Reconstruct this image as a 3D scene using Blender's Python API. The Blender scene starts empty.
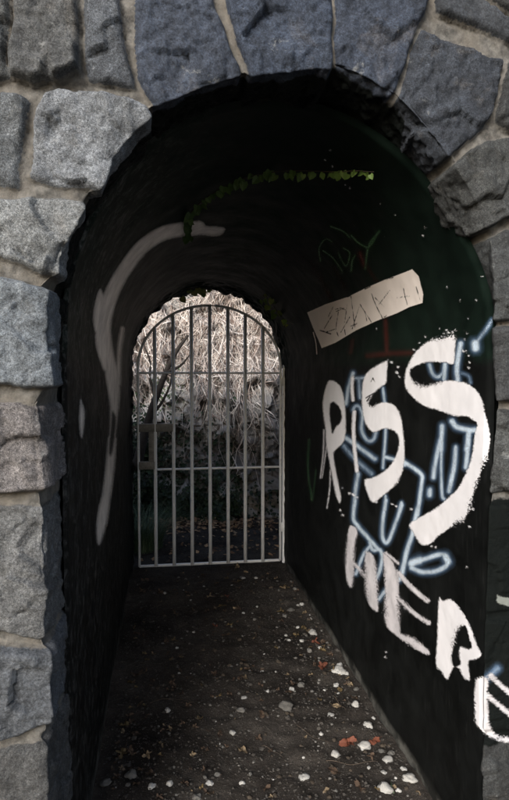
import bpy, bmesh, math, random
import numpy as np
from mathutils import Vector

R = math.radians
random.seed(7)
rng = np.random.default_rng(11)
scene = bpy.context.scene
col = scene.collection

# ------------------------------------------------------------------ camera, world, sun, exposure
F_PX = 600.0                                   # focal length in photo pixels (photo 509 x 800)
PITCH = math.atan(26 / F_PX)
YAW = math.atan(88.5 / F_PX * math.cos(PITCH))
EYE = np.array([0.0, 0.0, 1.45])
cam_d = bpy.data.cameras.new('camera')
cam_d.sensor_fit = 'VERTICAL'
cam_d.sensor_height = 24.0
cam_d.lens = 24.0 * F_PX / 800.0
cam_d.clip_start = 0.02
cam_d.clip_end = 1500
cam = bpy.data.objects.new('camera', cam_d)
col.objects.link(cam)
cam.location = EYE
cam.rotation_euler = (R(90) - PITCH, 0, -YAW)
scene.camera = cam

SUN_EL, SUN_AZ = R(25.5), R(208)                 # azimuth clockwise from +Y: behind the camera, to its left
world = bpy.data.worlds.new('World')
scene.world = world
world.use_nodes = True
wn = world.node_tree
sky = wn.nodes.new('ShaderNodeTexSky')
sky.sky_type = 'NISHITA'
sky.sun_disc = False
sky.sun_elevation = SUN_EL
sky.sun_rotation = SUN_AZ
sky.air_density = 1.0
sky.dust_density = 3.0
bg = wn.nodes['Background']
wn.links.new(sky.outputs[0], bg.inputs[0])
bg.inputs[1].default_value = 0.15

sun_d = bpy.data.lights.new('sun', 'SUN')
sun_d.energy = 3.5
sun_d.angle = R(26)
sun_d.color = (1.0, 0.98, 0.95)
sun = bpy.data.objects.new('sun', sun_d)
col.objects.link(sun)
sd = Vector((math.sin(SUN_AZ) * math.cos(SUN_EL), math.cos(SUN_AZ) * math.cos(SUN_EL), math.sin(SUN_EL)))
sun.rotation_euler = sd.to_track_quat('Z', 'Y').to_euler()
sun.location = (-3, -5, 8)

scene.view_settings.view_transform = 'Standard'
scene.view_settings.look = 'None'
scene.view_settings.gamma = 1
scene.view_settings.use_curve_mapping = False
scene.view_settings.exposure = 0.45
scene.render.engine = 'CYCLES'
scene.cycles.use_denoising = True
scene.cycles.max_bounces = 8
scene.cycles.diffuse_bounces = 5
scene.cycles.transparent_max_bounces = 12

# ------------------------------------------------------------------ projection between photo pixels and the place
RT = np.array([math.cos(YAW), -math.sin(YAW), 0])
FW = np.array([math.sin(YAW) * math.cos(PITCH), math.cos(YAW) * math.cos(PITCH), -math.sin(PITCH)])
UP = np.array([math.sin(YAW) * math.sin(PITCH), math.cos(YAW) * math.sin(PITCH), math.cos(PITCH)])


def ray(px, py):
    px = np.asarray(px, float)
    py = np.asarray(py, float)
    return (RT * ((px - 254.5) / F_PX)[..., None] + UP * ((400 - py) / F_PX)[..., None] + FW)


def to_px(v):
    d = v - EYE
    w = d @ FW
    return np.stack([254.5 + F_PX * (d @ RT) / w, 400 - F_PX * (d @ UP) / w], -1)


def on_ground(px, py, z=0.0):
    d = ray(px, py)
    return EYE + d * ((z - EYE[2]) / d[2])


def on_plane_y(px, py, Y):
    d = ray(px, py)
    return EYE + d * (Y / d[..., 1])[..., None]


FACE_Y0, FACE_K = 1.42, 0.09


def face_y(x):
    return FACE_Y0 + FACE_K * (x + 0.27)


def on_face(px, py):
    d = ray(px, py)
    t = (FACE_Y0 + FACE_K * 0.27) / (d[..., 1] - FACE_K * d[..., 0])
    return EYE + d * t[..., None]


# ------------------------------------------------------------------ numpy noise
def _h(i, j, k, seed):
    n = (i.astype(np.int64) * 374761393 + j.astype(np.int64) * 668265263 + k.astype(np.int64) * 2147483647 + seed * 974634541) & 0xFFFFFFFF
    n = ((n ^ (n >> 13)) * 1274126177) & 0xFFFFFFFF
    n = ((n ^ (n >> 16)) * 2246822519) & 0xFFFFFFFF
    return ((n ^ (n >> 15)) & 0xFFFFFF) / float(0xFFFFFF)


def vnoise(p, seed=0):
    f = np.floor(p)
    u = p - f
    i, j, k = f[..., 0], f[..., 1], f[..., 2]
    u = u * u * (3 - 2 * u)
    r = 0
    for a in (0, 1):
        wa = u[..., 0] if a else 1 - u[..., 0]
        for b in (0, 1):
            wb = u[..., 1] if b else 1 - u[..., 1]
            for c in (0, 1):
                wc = u[..., 2] if c else 1 - u[..., 2]
                r = r + wa * wb * wc * _h(i + a, j + b, k + c, seed)
    return r * 2 - 1


def fbm(p, octaves=4, seed=0, gain=0.5):
    r, a = 0, 1.0
    for o in range(octaves):
        r = r + a * vnoise(p * 2.0 ** o + 17.3 * o, seed + o)
        a *= gain
    return r


def facets(p, seed=0):
    """chiselled planes: nearest random cell centre, a random tilt in each cell"""
    f = np.floor(p)
    best = np.full(p.shape[:-1], 9.0)
    out = np.zeros(p.shape[:-1])
    for a in (-1, 0, 1):
        for b in (-1, 0, 1):
            for c in (-1, 0, 1):
                q = f + np.array([a, b, c])
                i, j, k = q[..., 0], q[..., 1], q[..., 2]
                cx = q + np.stack([_h(i, j, k, seed), _h(i, j, k, seed + 1), _h(i, j, k, seed + 2)], -1)
                d = p - cx
                dd = (d * d).sum(-1)
                t = np.stack([_h(i, j, k, seed + 3), _h(i, j, k, seed + 4), _h(i, j, k, seed + 5)], -1) * 2 - 1
                hgt = (d * t).sum(-1) + 0.5 * (_h(i, j, k, seed + 6) - 0.5)
                m = dd < best
                best = np.where(m, dd, best)
                out = np.where(m, hgt, out)
    return out


def poly_sdf(pts, poly):
    """signed distance (negative inside) of pts (n,2) to a closed polygon"""
    poly = np.asarray(poly, float)
    n = len(poly)
    d = np.full(len(pts), 1e9)
    inside = np.zeros(len(pts), bool)
    for i in range(n):
        a, b = poly[i], poly[(i + 1) % n]
        e = b - a
        w = pts - a
        t = np.clip((w @ e) / max(e @ e, 1e-12), 0, 1)
        q = w - t[:, None] * e
        d = np.minimum(d, (q * q).sum(1))
        c1 = (a[1] > pts[:, 1]) != (b[1] > pts[:, 1])
        with np.errstate(divide='ignore', invalid='ignore'):
            xc = (b[0] - a[0]) * (pts[:, 1] - a[1]) / (b[1] - a[1]) + a[0]
        inside ^= c1 & (pts[:, 0] < xc)
    d = np.sqrt(d)
    return np.where(inside, -d, d)


def line_dist(pts, line):
    line = np.asarray(line, float)
    d = np.full(len(pts), 1e9)
    if len(line) == 1:
        return np.hypot(*(pts - line[0]).T)
    for a, b in zip(line[:-1], line[1:]):
        e = b - a
        w = pts - a
        t = np.clip((w @ e) / max(e @ e, 1e-12), 0, 1)
        q = w - t[:, None] * e
        d = np.minimum(d, (q * q).sum(1))
    return np.sqrt(d)


def smooth(a, b, x):
    t = np.clip((x - a) / (b - a), 0, 1)
    return t * t * (3 - 2 * t)


def catmull(pts, n=8):
    p = np.asarray(pts, float)
    if len(p) < 3:
        return p
    q = np.vstack([2 * p[0] - p[1], p, 2 * p[-1] - p[-2]])
    out = []
    for i in range(len(p) - 1):
        p0, p1, p2, p3 = q[i:i + 4]
        for t in np.linspace(0, 1, n, endpoint=False):
            out.append(0.5 * (2 * p1 + (p2 - p0) * t + (2 * p0 - 5 * p1 + 4 * p2 - p3) * t * t + (3 * p1 - p0 - 3 * p2 + p3) * t ** 3))
    out.append(p[-1])
    return np.array(out)


# ------------------------------------------------------------------ mesh and object helpers
def mesh(name, verts, faces, mat=None, shade=True, attrs=None):
    me = bpy.data.meshes.new(name)
    verts = np.ascontiguousarray(verts, dtype=np.float32)
    if isinstance(faces, np.ndarray):
        nf, k = faces.shape
        me.vertices.add(len(verts))
        me.vertices.foreach_set('co', verts.ravel())
        me.loops.add(nf * k)
        me.loops.foreach_set('vertex_index', np.ascontiguousarray(faces, dtype=np.int32).ravel())
        me.polygons.add(nf)
        me.polygons.foreach_set('loop_start', np.arange(0, nf * k, k, dtype=np.int32))
        me.polygons.foreach_set('loop_total', np.full(nf, k, dtype=np.int32))
        me.update(calc_edges=True)
    else:
        me.from_pydata([tuple(v) for v in verts], [], [tuple(f) for f in faces])
        me.update()
    me.polygons.foreach_set('use_smooth', np.full(len(me.polygons), shade))
    for k, a in (attrs or {}).items():
        a = np.asarray(a, dtype=np.float32)
        if a.ndim == 2:
            at = me.attributes.new(k, 'FLOAT_COLOR', 'POINT')
            at.data.foreach_set('color', np.hstack([a, np.ones((len(a), 1), np.float32)]).astype(np.float32).ravel())
        else:
            at = me.attributes.new(k, 'FLOAT', 'POINT')
            at.data.foreach_set('value', a)
    if mat:
        me.materials.append(mat)
    return me


def link(name, me, parent=None, loc=None):
    o = bpy.data.objects.new(name, me)
    col.objects.link(o)
    if parent:
        o.parent = parent
    if loc is not None:
        o.location = loc
    return o


def tag(o, label=None, cat=None, group=None, kind=None):
    if label:
        o['label'] = label
    if cat:
        o['category'] = cat
    if group:
        o['group'] = group
    if kind:
        o['kind'] = kind
    return o


def grid_faces(nr, nc):
    i = np.arange(nr - 1)[:, None] * nc + np.arange(nc - 1)[None, :]
    i = i.ravel()
    return np.stack([i, i + 1, i + nc + 1, i + nc], 1)


def keep_faces(verts, faces, mask_v, attrs):
    """keep the faces that have at least one masked vertex"""
    fm = mask_v[faces].any(1)
    faces = faces[fm]
    used = np.unique(faces)
    remap = np.full(len(verts), -1)
    remap[used] = np.arange(len(used))
    return verts[used], remap[faces], {k: a[used] for k, a in attrs.items()}


class Tubes:
    def __init__(self):
        self.v, self.f = [], []
        self.n = 0

    def tube(self, pts, rad, sides=8, cap=True):
        pts = np.asarray(pts, float)
        n = len(pts)
        rad = np.broadcast_to(np.asarray(rad, float), (n,))
        tan = np.gradient(pts, axis=0)
        tan /= np.linalg.norm(tan, axis=1)[:, None] + 1e-12
        ref = np.array([0, 0, 1.0]) if abs(tan[0][2]) < 0.9 else np.array([1.0, 0, 0])
        a = np.arange(sides) * 2 * math.pi / sides + math.pi / sides
        base = self.n
        for i in range(n):
            u = np.cross(tan[i], ref)
            nu = np.linalg.norm(u)
            if nu < 1e-4:
                u = np.array([0, 1.0, 0])
            else:
                u = u / nu
            w = np.cross(tan[i], u)
            self.v.append(pts[i] + rad[i] * (np.cos(a)[:, None] * u + np.sin(a)[:, None] * w))
        for i in range(n - 1):
            for k in range(sides):
                k2 = (k + 1) % sides
                self.f.append((base + i * sides + k, base + i * sides + k2, base + (i + 1) * sides + k2, base + (i + 1) * sides + k))
        if cap:
            self.f.append(tuple(base + k for k in range(sides))[::-1])
            self.f.append(tuple(base + (n - 1) * sides + k for k in range(sides)))
        self.n += n * sides
        return self

    def box(self, lo, hi, bev=0.002):
        bm = bmesh.new()
        bmesh.ops.create_cube(bm, size=1)
        lo, hi = np.array(lo), np.array(hi)
        for v in bm.verts:
            v.co = Vector((lo + hi) / 2 + np.array(v.co) * (hi - lo))
        if bev:
            bmesh.ops.bevel(bm, geom=bm.edges[:], offset=bev, segments=2, affect='EDGES', profile=0.5)
        bm.verts.ensure_lookup_table()
        bm.verts.index_update()
        self.v.append(np.array([v.co[:] for v in bm.verts]))
        for f in bm.faces:
            self.f.append(tuple(self.n + v.index for v in f.verts))
        self.n += len(bm.verts)
        bm.free()
        return self

    def raw(self, v, f):
        v = np.asarray(v, float)
        self.v.append(v)
        for q in f:
            self.f.append(tuple(self.n + int(i) for i in q))
        self.n += len(v)
        return self

    def build(self, name, mat, parent=None, loc=None, shade=True):
        v = np.vstack(self.v)
        if loc is not None:
            v = v - np.array(loc)
        return link(name, mesh(name, v, self.f, mat, shade), parent, loc)


# ------------------------------------------------------------------ materials
class NT:
    def __init__(self, name):
        self.m = bpy.data.materials.new(name)
        self.m.use_nodes = True
        self.t = self.m.node_tree
        self.b = self.t.nodes['Principled BSDF']
        self.out = self.t.nodes['Material Output']

    def n(self, typ, **kw):
        nd = self.t.nodes.new('ShaderNode' + typ)
        for k, v in kw.items():
            if k.startswith('i_'):
                nd.inputs[k[2:]].default_value = v
            else:
                setattr(nd, k, v)
        return nd

    def l(self, a, b):
        self.t.links.new(a, b)

    def pos(self, scale=(1, 1, 1), obj=True):
        tc = self.n('TexCoord')
        mp = self.n('Mapping')
        mp.inputs['Scale'].default_value = scale
        self.l(tc.outputs['Object'], mp.inputs['Vector'])
        return mp.outputs[0]

    def noise(self, vec, scale, detail=6, rough=0.6, dist=0.0):
        nd = self.n('TexNoise')
        nd.inputs['Scale'].default_value = scale
        nd.inputs['Detail'].default_value = detail
        nd.inputs['Roughness'].default_value = rough
        nd.inputs['Distortion'].default_value = dist
        self.l(vec, nd.inputs['Vector'])
        return nd.outputs['Fac']

    def voro(self, vec, scale, feature='F1', out='Distance', rand=1.0):
        nd = self.n('TexVoronoi', feature=feature)
        nd.inputs['Scale'].default_value = scale
        nd.inputs['Randomness'].default_value = rand
        self.l(vec, nd.inputs['Vector'])
        return nd.outputs[out]

    def rng(self, v, a, b, c=0.0, d=1.0, smooth=False):
        nd = self.n('MapRange', clamp=True)
        if smooth:
            nd.interpolation_type = 'SMOOTHSTEP'
        for i, x in enumerate((a, b, c, d)):
            nd.inputs[1 + i].default_value = x
        self.l(v, nd.inputs[0])
        return nd.outputs[0]

    def math(self, op, a, b=None, c=None):
        nd = self.n('Math', operation=op)
        for i, x in enumerate((a, b, c)):
            if x is None:
                continue
            if isinstance(x, (int, float)):
                nd.inputs[i].default_value = x
            else:
                self.l(x, nd.inputs[i])
        return nd.outputs[0]

    def mix(self, fac, a, b, mode='MIX'):
        nd = self.n('Mix', data_type='RGBA', blend_type=mode)
        for i, x in ((0, fac), (6, a), (7, b)):
            if isinstance(x, (int, float)):
                nd.inputs[i].default_value = x
            elif isinstance(x, (tuple, list)):
                nd.inputs[i].default_value = tuple(x) + ((1,) if len(x) == 3 else ())
            else:
                self.l(x, nd.inputs[i])
        return nd.outputs[2]

    def attr(self, name, out='Fac'):
        nd = self.n('Attribute', attribute_name=name)
        return nd.outputs[out]

    def ramp(self, fac, stops):
        nd = self.n('ValToRGB')
        cr = nd.color_ramp
        while len(cr.elements) < len(stops):
            cr.elements.new(0.5)
        for e, (p, c) in zip(cr.elements, stops):
            e.position = p
            e.color = tuple(c) + (1,)
        self.l(fac, nd.inputs[0])
        return nd.outputs[0]

    def bump(self, h, strength=0.5, dist=0.01, prev=None):
        nd = self.n('Bump')
        nd.inputs['Strength'].default_value = strength
        nd.inputs['Distance'].default_value = dist
        self.l(h, nd.inputs['Height'])
        if prev is not None:
            self.l(prev, nd.inputs['Normal'])
        return nd.outputs[0]

    def base(self, c):
        if isinstance(c, tuple):
            self.b.inputs['Base Color'].default_value = c + (1,)
        else:
            self.l(c, self.b.inputs['Base Color'])

    def rough(self, r):
        if isinstance(r, (int, float)):
            self.b.inputs['Roughness'].default_value = r
        else:
            self.l(r, self.b.inputs['Roughness'])

    def spec(self, s):
        self.b.inputs['Specular IOR Level'].default_value = s

    def normal(self, n):
        self.l(n, self.b.inputs['Normal'])


def granite_mat():
    t = NT('granite_stone_and_mortar')
    p = t.pos()
    tone = t.attr('tone', 'Color')
    mort = t.attr('mortar')
    paint = t.attr('paint')
    sp1 = t.noise(p, 420, 3, 0.7)
    sp2 = t.noise(p, 170, 4, 0.7)
    sp3 = t.noise(p, 22, 6, 0.65)
    g = t.attr('grain')
    speck = t.rng(t.math('ADD', t.math('MULTIPLY', t.math('SUBTRACT', sp1, 0.5), g), 0.5), 0.34, 0.68, 0.25, 1.85)
    speck2 = t.rng(sp2, 0.34, 0.68, 0.5, 1.5)
    mott = t.rng(sp3, 0.3, 0.72, 0.55, 1.45)
    k = t.math('MULTIPLY', t.math('MULTIPLY', speck, speck2), mott)
    c = t.mix(1.0, tone, k, 'MULTIPLY')
    # rusty and pale weather stains with their own outline
    st = t.rng(t.noise(p, 5.5, 7, 0.7, 0.6), 0.60, 0.74, 0, 0.16)
    c = t.mix(st, c, t.mix(1.0, (0.30, 0.25, 0.19), k, 'MULTIPLY'))
    lich = t.rng(t.noise(p, 16, 6, 0.75, 0.3), 0.62, 0.70, 0, 0.45)
    c = t.mix(lich, c, (0.30, 0.31, 0.31))
    mc = t.mix(t.rng(t.noise(p, 45, 6, 0.7), 0.35, 0.68), (0.052, 0.051, 0.048), (0.165, 0.16, 0.15))
    mc = t.mix(t.rng(t.noise(p, 9, 4, 0.6), 0.45, 0.65, 0, 0.6), mc, (0.15, 0.135, 0.115))
    mm = t.math('ADD', mort, t.math('MULTIPLY', t.math('SUBTRACT', t.noise(p, 70, 4, 0.7), 0.5), 0.9))
    mm = t.rng(mm, 0.40, 0.62)
    c = t.mix(mm, c, mc)
    pm = t.math('ADD', paint, t.math('MULTIPLY', t.math('SUBTRACT', t.noise(p, 28, 6, 0.72), 0.5), 1.1))
    pm = t.rng(pm, 0.42, 0.58)
    c = t.mix(pm, c, (0.003, 0.0045, 0.0042))
    t.base(c)
    t.rough(t.rng(pm, 0, 1, 0.85, 0.72))
    t.l(t.rng(pm, 0, 1, 0.3, 0.12), t.b.inputs['Specular IOR Level'])
    hb = t.math('ADD', t.math('MULTIPLY', t.noise(p, 60, 8, 0.7), 1.0), t.math('MULTIPLY', sp1, 0.35))
    t.normal(t.bump(hb, 0.75, 0.008))
    return t.m


def lining_mat():
    t = NT('black_painted_plaster')
    p = t.pos()
    ps = t.pos((1, 1, 1))
    geo = t.n('NewGeometry')
    sx = t.n('SeparateXYZ')
    t.l(geo.outputs['Position'], sx.inputs[0])
    z = sx.outputs['Z']
    # green paint coat over black on the upper walls and the vault, its lower rim at 1.5 m
    up = t.rng(t.math('ADD', z, t.math('MULTIPLY', t.noise(p, 14, 4), 0.05)), 1.50, 1.53)
    n1 = t.noise(p, 7, 7, 0.65)
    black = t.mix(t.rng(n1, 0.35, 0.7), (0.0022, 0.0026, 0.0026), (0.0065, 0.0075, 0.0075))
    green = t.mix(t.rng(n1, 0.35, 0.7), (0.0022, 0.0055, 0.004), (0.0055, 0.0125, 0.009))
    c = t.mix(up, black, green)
    # vertical wear streaks, scratches, and the left side's soft gloss painted in grey
    stk = t.noise(t.pos((9, 9, 1.0)), 9, 5, 0.6)
    c = t.mix(t.math('MULTIPLY', t.rng(stk, 0.56, 0.74, 0, 0.4), t.rng(z, 1.6, 1.3)), c, (0.022, 0.023, 0.023))
    wear_sheen = t.attr('wear_sheen')
    scr = t.rng(t.noise(p, 26, 7, 0.8, 0.5), 0.5, 0.7)
    c = t.mix(t.math('MULTIPLY', scr, wear_sheen), c, (0.11, 0.11, 0.107))
    # chips through to pale plaster
    ch = t.rng(t.noise(p, 55, 5, 0.75), 0.70, 0.735)
    ch = t.math('MULTIPLY', ch, t.rng(t.noise(p, 3.1, 3, 0.5), 0.52, 0.64))
    c = t.mix(ch, c, (0.26, 0.25, 0.235))
    # scuffed foot of the wall
    ft = t.math('ADD', z, t.math('MULTIPLY', t.math('SUBTRACT', t.noise(p, 7, 5, 0.6), 0.5), 0.06))
    foot = t.math('MULTIPLY', t.rng(ft, 0.045, 0.015), t.rng(t.noise(p, 9, 6, 0.7), 0.42, 0.62, 0.1, 0.8))
    c = t.mix(foot, c, (0.12, 0.12, 0.112))
    bare = t.attr('bare')
    c = t.mix(bare, c, t.mix(t.noise(p, 40, 6, 0.7), (0.035, 0.033, 0.03), (0.11, 0.105, 0.095)))
    t.base(c)
    t.rough(t.rng(n1, 0.3, 0.7, 0.55, 0.75))
    t.spec(0.10)
    h = t.math('ADD', t.math('MULTIPLY', t.noise(ps, 30, 6, 0.6), 0.7), t.math('MULTIPLY', t.noise(p, 130, 4, 0.6), 0.3))
    t.normal(t.bump(h, 0.28, 0.004))
    return t.m


def paint_mat(name, colour, dark=None, amp=5.0, cover=0.0, rough=0.5, soft=0.7):
    """brushed paint: the outline comes from the mesh's 'edge' attribute (distance to the stroke's rim)"""
    t = NT(name)
    p = t.pos()
    d = t.attr('edge')
    dry = t.attr('dry')
    br = t.noise(t.pos((1, 1.4, 4.0)), 60, 6, 0.75)
    fine = t.noise(p, 240, 4, 0.7)
    nz = t.math('ADD', t.math('MULTIPLY', t.math('SUBTRACT', br, 0.5), amp), t.math('MULTIPLY', t.math('SUBTRACT', fine, 0.5), amp * 0.45))
    v = t.math('SUBTRACT', t.math('MULTIPLY', t.math('SUBTRACT', nz, 0.0), t.math('ADD', 0.45, t.math('MULTIPLY', dry, 3.0))), d)
    v = t.math('SUBTRACT', v, t.math('MULTIPLY', dry, 0.9))
    a = t.rng(v, -soft, soft)
    # pinholes
    ph = t.rng(t.noise(p, 95, 3, 0.6), 0.745, 0.77, 1, 0)
    a = t.math('MULTIPLY', a, ph)
    cut = t.attr('cut')
    a = t.math('MULTIPLY', a, cut)
    c = t.mix(t.rng(t.noise(p, 12, 5, 0.6), 0.3, 0.7), colour, dark or tuple(x * 0.93 for x in colour))
    thin = t.rng(t.noise(p, 85, 6, 0.75), 0.60, 0.74, 0, 0.30)
    c = t.mix(thin, c, tuple(x * 0.55 for x in colour))
    t.base(c)
    t.rough(rough)
    t.normal(t.bump(fine, 0.10, 0.001))
    t.l(a, t.b.inputs['Alpha'])
    return t.m


def spray_mat(name, colour, k=1.0, core=None):
    t = NT(name)
    p = t.pos()
    d = t.attr('coat')
    sp = t.noise(p, 420, 2, 0.7)
    d = t.math('MULTIPLY', d, t.rng(t.noise(p, 14, 4, 0.6), 0.32, 0.62, 0.7, 1.1))
    a = t.math('MULTIPLY', t.math('POWER', d, 1.1), t.rng(sp, 0.36, 0.62, 0.35, 1.25))
    a = t.math('MULTIPLY', a, k)
    ph = t.rng(t.noise(p, 80, 3, 0.6), 0.70, 0.73, 1, 0)
    a = t.math('MULTIPLY', a, ph)
    a = t.math('MINIMUM', a, 0.95)
    t.base(t.mix(t.rng(d, 0.15, 0.6), colour, core or colour))
    t.rough(0.6)
    t.l(a, t.b.inputs['Alpha'])
    return t.m


def metal_mat():
    t = NT('worn_grey_gate_paint')
    p = t.pos()
    n = t.noise(p, 18, 7, 0.7)
    c = t.mix(t.rng(n, 0.3, 0.7), (0.72, 0.75, 0.79), (0.82, 0.84, 0.87))
    c = t.mix(t.rng(t.noise(p, 60, 6, 0.75), 0.60, 0.68, 0, 0.8), c, (0.16, 0.12, 0.09))
    t.base(c)
    t.b.inputs['Metallic'].default_value = 0.0
    t.rough(0.5)
    t.normal(t.bump(t.noise(p, 140, 4), 0.2, 0.002))
    return t.m


def soil_mat():
    t = NT('damp_soil')
    p = t.pos()
    a = t.noise(p, 2.4, 7, 0.65, 0.3)
    c = t.mix(t.rng(a, 0.35, 0.66), (0.016, 0.0136, 0.012), (0.080, 0.071, 0.063))
    c = t.mix(t.rng(t.noise(p, 30, 6, 0.75), 0.42, 0.7, 0, 0.7), c, (0.026, 0.021, 0.0175))
    v = t.voro(p, 160)
    vc = t.n('TexVoronoi')
    vc.inputs['Scale'].default_value = 160
    t.l(p, vc.inputs['Vector'])
    sp = t.n('SeparateColor')
    t.l(vc.outputs['Color'], sp.inputs[0])
    grit = t.math('MULTIPLY', t.rng(v, 0.32, 0.24), t.rng(sp.outputs[0], 0.74, 0.76))
    c = t.mix(grit, c, t.mix(sp.outputs[1], (0.06, 0.052, 0.045), (0.20, 0.185, 0.17)))
    t.base(c)
    t.rough(0.95)
    t.spec(0.15)
    h = t.math('ADD', t.math('MULTIPLY', t.noise(p, 45, 8, 0.75), 1.0), t.math('MULTIPLY', grit, 0.5))
    t.normal(t.bump(h, 1.0, 0.02))
    return t.m


def mottled(name, c1, c2, scale=30, rough=0.8, bump=0.3, spec=0.3, obj_var=0.0):
    t = NT(name)
    p = t.pos()
    n = t.noise(p, scale, 6, 0.7)
    c = t.mix(t.rng(n, 0.32, 0.68), c1, c2)
    if obj_var:
        oi = t.n('ObjectInfo')
        hs = t.n('HueSaturation')
        t.l(t.rng(oi.outputs['Random'], 0, 1, 1 - obj_var, 1 + obj_var), hs.inputs['Value'])
        t.l(c, hs.inputs['Color'])
        c = hs.outputs[0]
    t.base(c)
    t.rough(rough)
    t.spec(spec)
    if bump:
        t.normal(t.bump(t.noise(p, scale * 3, 5, 0.7), bump, 0.004))
    return t.m


def leafy(name, stops, scale=9.0, rough=0.6):
    t = NT(name)
    tint = t.attr('tint')
    p = t.pos()
    v = t.math('ADD', tint, t.math('MULTIPLY', t.math('SUBTRACT', t.noise(p, scale, 4), 0.5), 0.4))
    t.base(t.ramp(v, stops))
    t.rough(rough)
    t.spec(0.3)
    return t.m


def rock_mat():
    t = NT('weathered_rubble_stone')
    p = t.pos()
    joint = t.attr('joint')
    tint = t.attr('tint')
    c = t.ramp(t.math('ADD', tint, t.math('MULTIPLY', t.math('SUBTRACT', t.noise(p, 9, 6, 0.7), 0.5), 0.7)),
               [(0.0, (0.045, 0.045, 0.044)), (0.5, (0.25, 0.245, 0.235)), (1.0, (0.68, 0.685, 0.69))])
    c = t.mix(t.rng(t.noise(p, 4, 6, 0.7), 0.5, 0.7, 0, 0.5), c, (0.30, 0.25, 0.22))
    c = t.mix(t.rng(joint, 0.4, 0.7), c, (0.16, 0.14, 0.125))
    c = t.mix(t.rng(t.noise(p, 30, 8, 0.8), 0.52, 0.66, 0, 0.75), c, (0.10, 0.095, 0.09))
    t.base(c)
    t.rough(0.9)
    t.spec(0.2)
    t.normal(t.bump(t.noise(p, 35, 8, 0.7), 0.8, 0.02))
    return t.m


M = {}
M['granite'] = granite_mat()
M['lining'] = lining_mat()
M['white'] = paint_mat('white_brush_paint', (0.80, 0.80, 0.84), amp=7.5)
M['pale'] = paint_mat('pale_pinkish_paint', (0.86, 0.79, 0.75), amp=2.2, soft=0.4)
M['dry_white'] = paint_mat('dry_white_paint', (0.70, 0.68, 0.72), (0.46, 0.45, 0.48), amp=7.5)
M['worn_dimmed_white'] = paint_mat('worn_dimmed_white_paint', (0.50, 0.49, 0.51), (0.36, 0.355, 0.37), amp=6.0, soft=1.2)  # weathered white of the last E, darkened to offset the sun on it
M['faded'] = paint_mat('faded_grey_paint', (0.78, 0.75, 0.73), (0.42, 0.40, 0.39), amp=5.0, soft=1.8)
M['spray'] = spray_mat('bluish_white_spray', (0.26, 0.46, 0.78), 1.0, (0.66, 0.80, 0.95))
M['greenspray'] = spray_mat('green_marker', (0.06, 0.15, 0.07), 0.9)
M['redspray'] = spray_mat('red_spray', (0.10, 0.012, 0.008), 0.5)
M['metal'] = metal_mat()
M['dark_metal'] = mottled('dull_dark_steel', (0.10, 0.098, 0.093), (0.24, 0.23, 0.215), 30, 0.5, 0.3, 0.4)
M['soil'] = soil_mat()
M['rock'] = rock_mat()
M['white_stone'] = mottled('white_quartz_pebble', (0.20, 0.198, 0.19), (0.46, 0.455, 0.44), 40, 0.7, 0.4, obj_var=0.15)
M['grey_stone'] = mottled('grey_pebble', (0.055, 0.053, 0.05), (0.15, 0.145, 0.135), 40, 0.8, 0.4, obj_var=0.25)
M['grit'] = mottled('grit', (0.020, 0.0175, 0.015), (0.062, 0.057, 0.052), 14, 0.9, 0.2)
M['leaf_tan'] = mottled('dry_tan_leaf', (0.11, 0.083, 0.052), (0.20, 0.15, 0.095), 60, 0.7, 0.3, obj_var=0.3)
M['leaf_ochre'] = mottled('ochre_leaf', (0.07, 0.05, 0.024), (0.125, 0.09, 0.042), 60, 0.7, 0.3, obj_var=0.25)
M['leaf_red'] = mottled('red_brown_leaf', (0.075, 0.026, 0.016), (0.14, 0.045, 0.025), 50, 0.6, 0.3, obj_var=0.2)
M['leaf_brown'] = mottled('dark_brown_leaf', (0.035, 0.023, 0.016), (0.075, 0.05, 0.034), 60, 0.8, 0.3, obj_var=0.35)
M['twig'] = mottled('twig_bark', (0.03, 0.022, 0.016), (0.07, 0.054, 0.042), 50, 0.85, 0.4)
M['straw'] = leafy('dry_creeper_stems', [(0, (0.10, 0.065, 0.05)), (0.4, (0.44, 0.36, 0.32)), (1, (0.84, 0.80, 0.76))], 4, 0.8)
M['ivy'] = leafy('dark_ivy_leaves', [(0, (0.008, 0.016, 0.008)), (0.6, (0.025, 0.05, 0.02)), (1, (0.07, 0.11, 0.035))], 6, 0.5)
M['grass'] = leafy('dull_green_grass', [(0, (0.025, 0.045, 0.025)), (0.6, (0.06, 0.10, 0.055)), (1, (0.13, 0.17, 0.10))], 6, 0.6)
M['vine'] = leafy('yellow_green_vine_leaves', [(0, (0.03, 0.07, 0.015)), (0.5, (0.10, 0.17, 0.035)), (1, (0.28, 0.27, 0.09))], 8, 0.55)
M['litter'] = leafy('leaf_litter', [(0, (0.05, 0.03, 0.02)), (0.5, (0.17, 0.10, 0.055)), (1, (0.36, 0.25, 0.15))], 5, 0.8)

# ================================================================== THE SETTING: ground
def axis(lo, hi, step, far, grow=1.35):
    a = list(np.arange(lo, hi + 1e-6, step))
    s = step
    while a[-1] < far:
        s *= grow
        a.append(a[-1] + s)
    s = step
    b = [a[0]]
    while b[-1] > -far:
        s *= grow
        b.append(b[-1] - s)
    return np.array(b[:0:-1] + a)


def ground_z(x, y):
    p = np.stack([x, y, np.zeros_like(x)], -1)
    near = np.exp(-np.clip(np.hypot(x - 0.3, y - 4) - 5, 0, None) / 3)
    z = 0.016 * fbm(p * 3.0, 3, 5) + 0.009 * fbm(p * 16, 4, 9)
    return z * (0.25 + 0.75 * near) - 0.004


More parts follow.
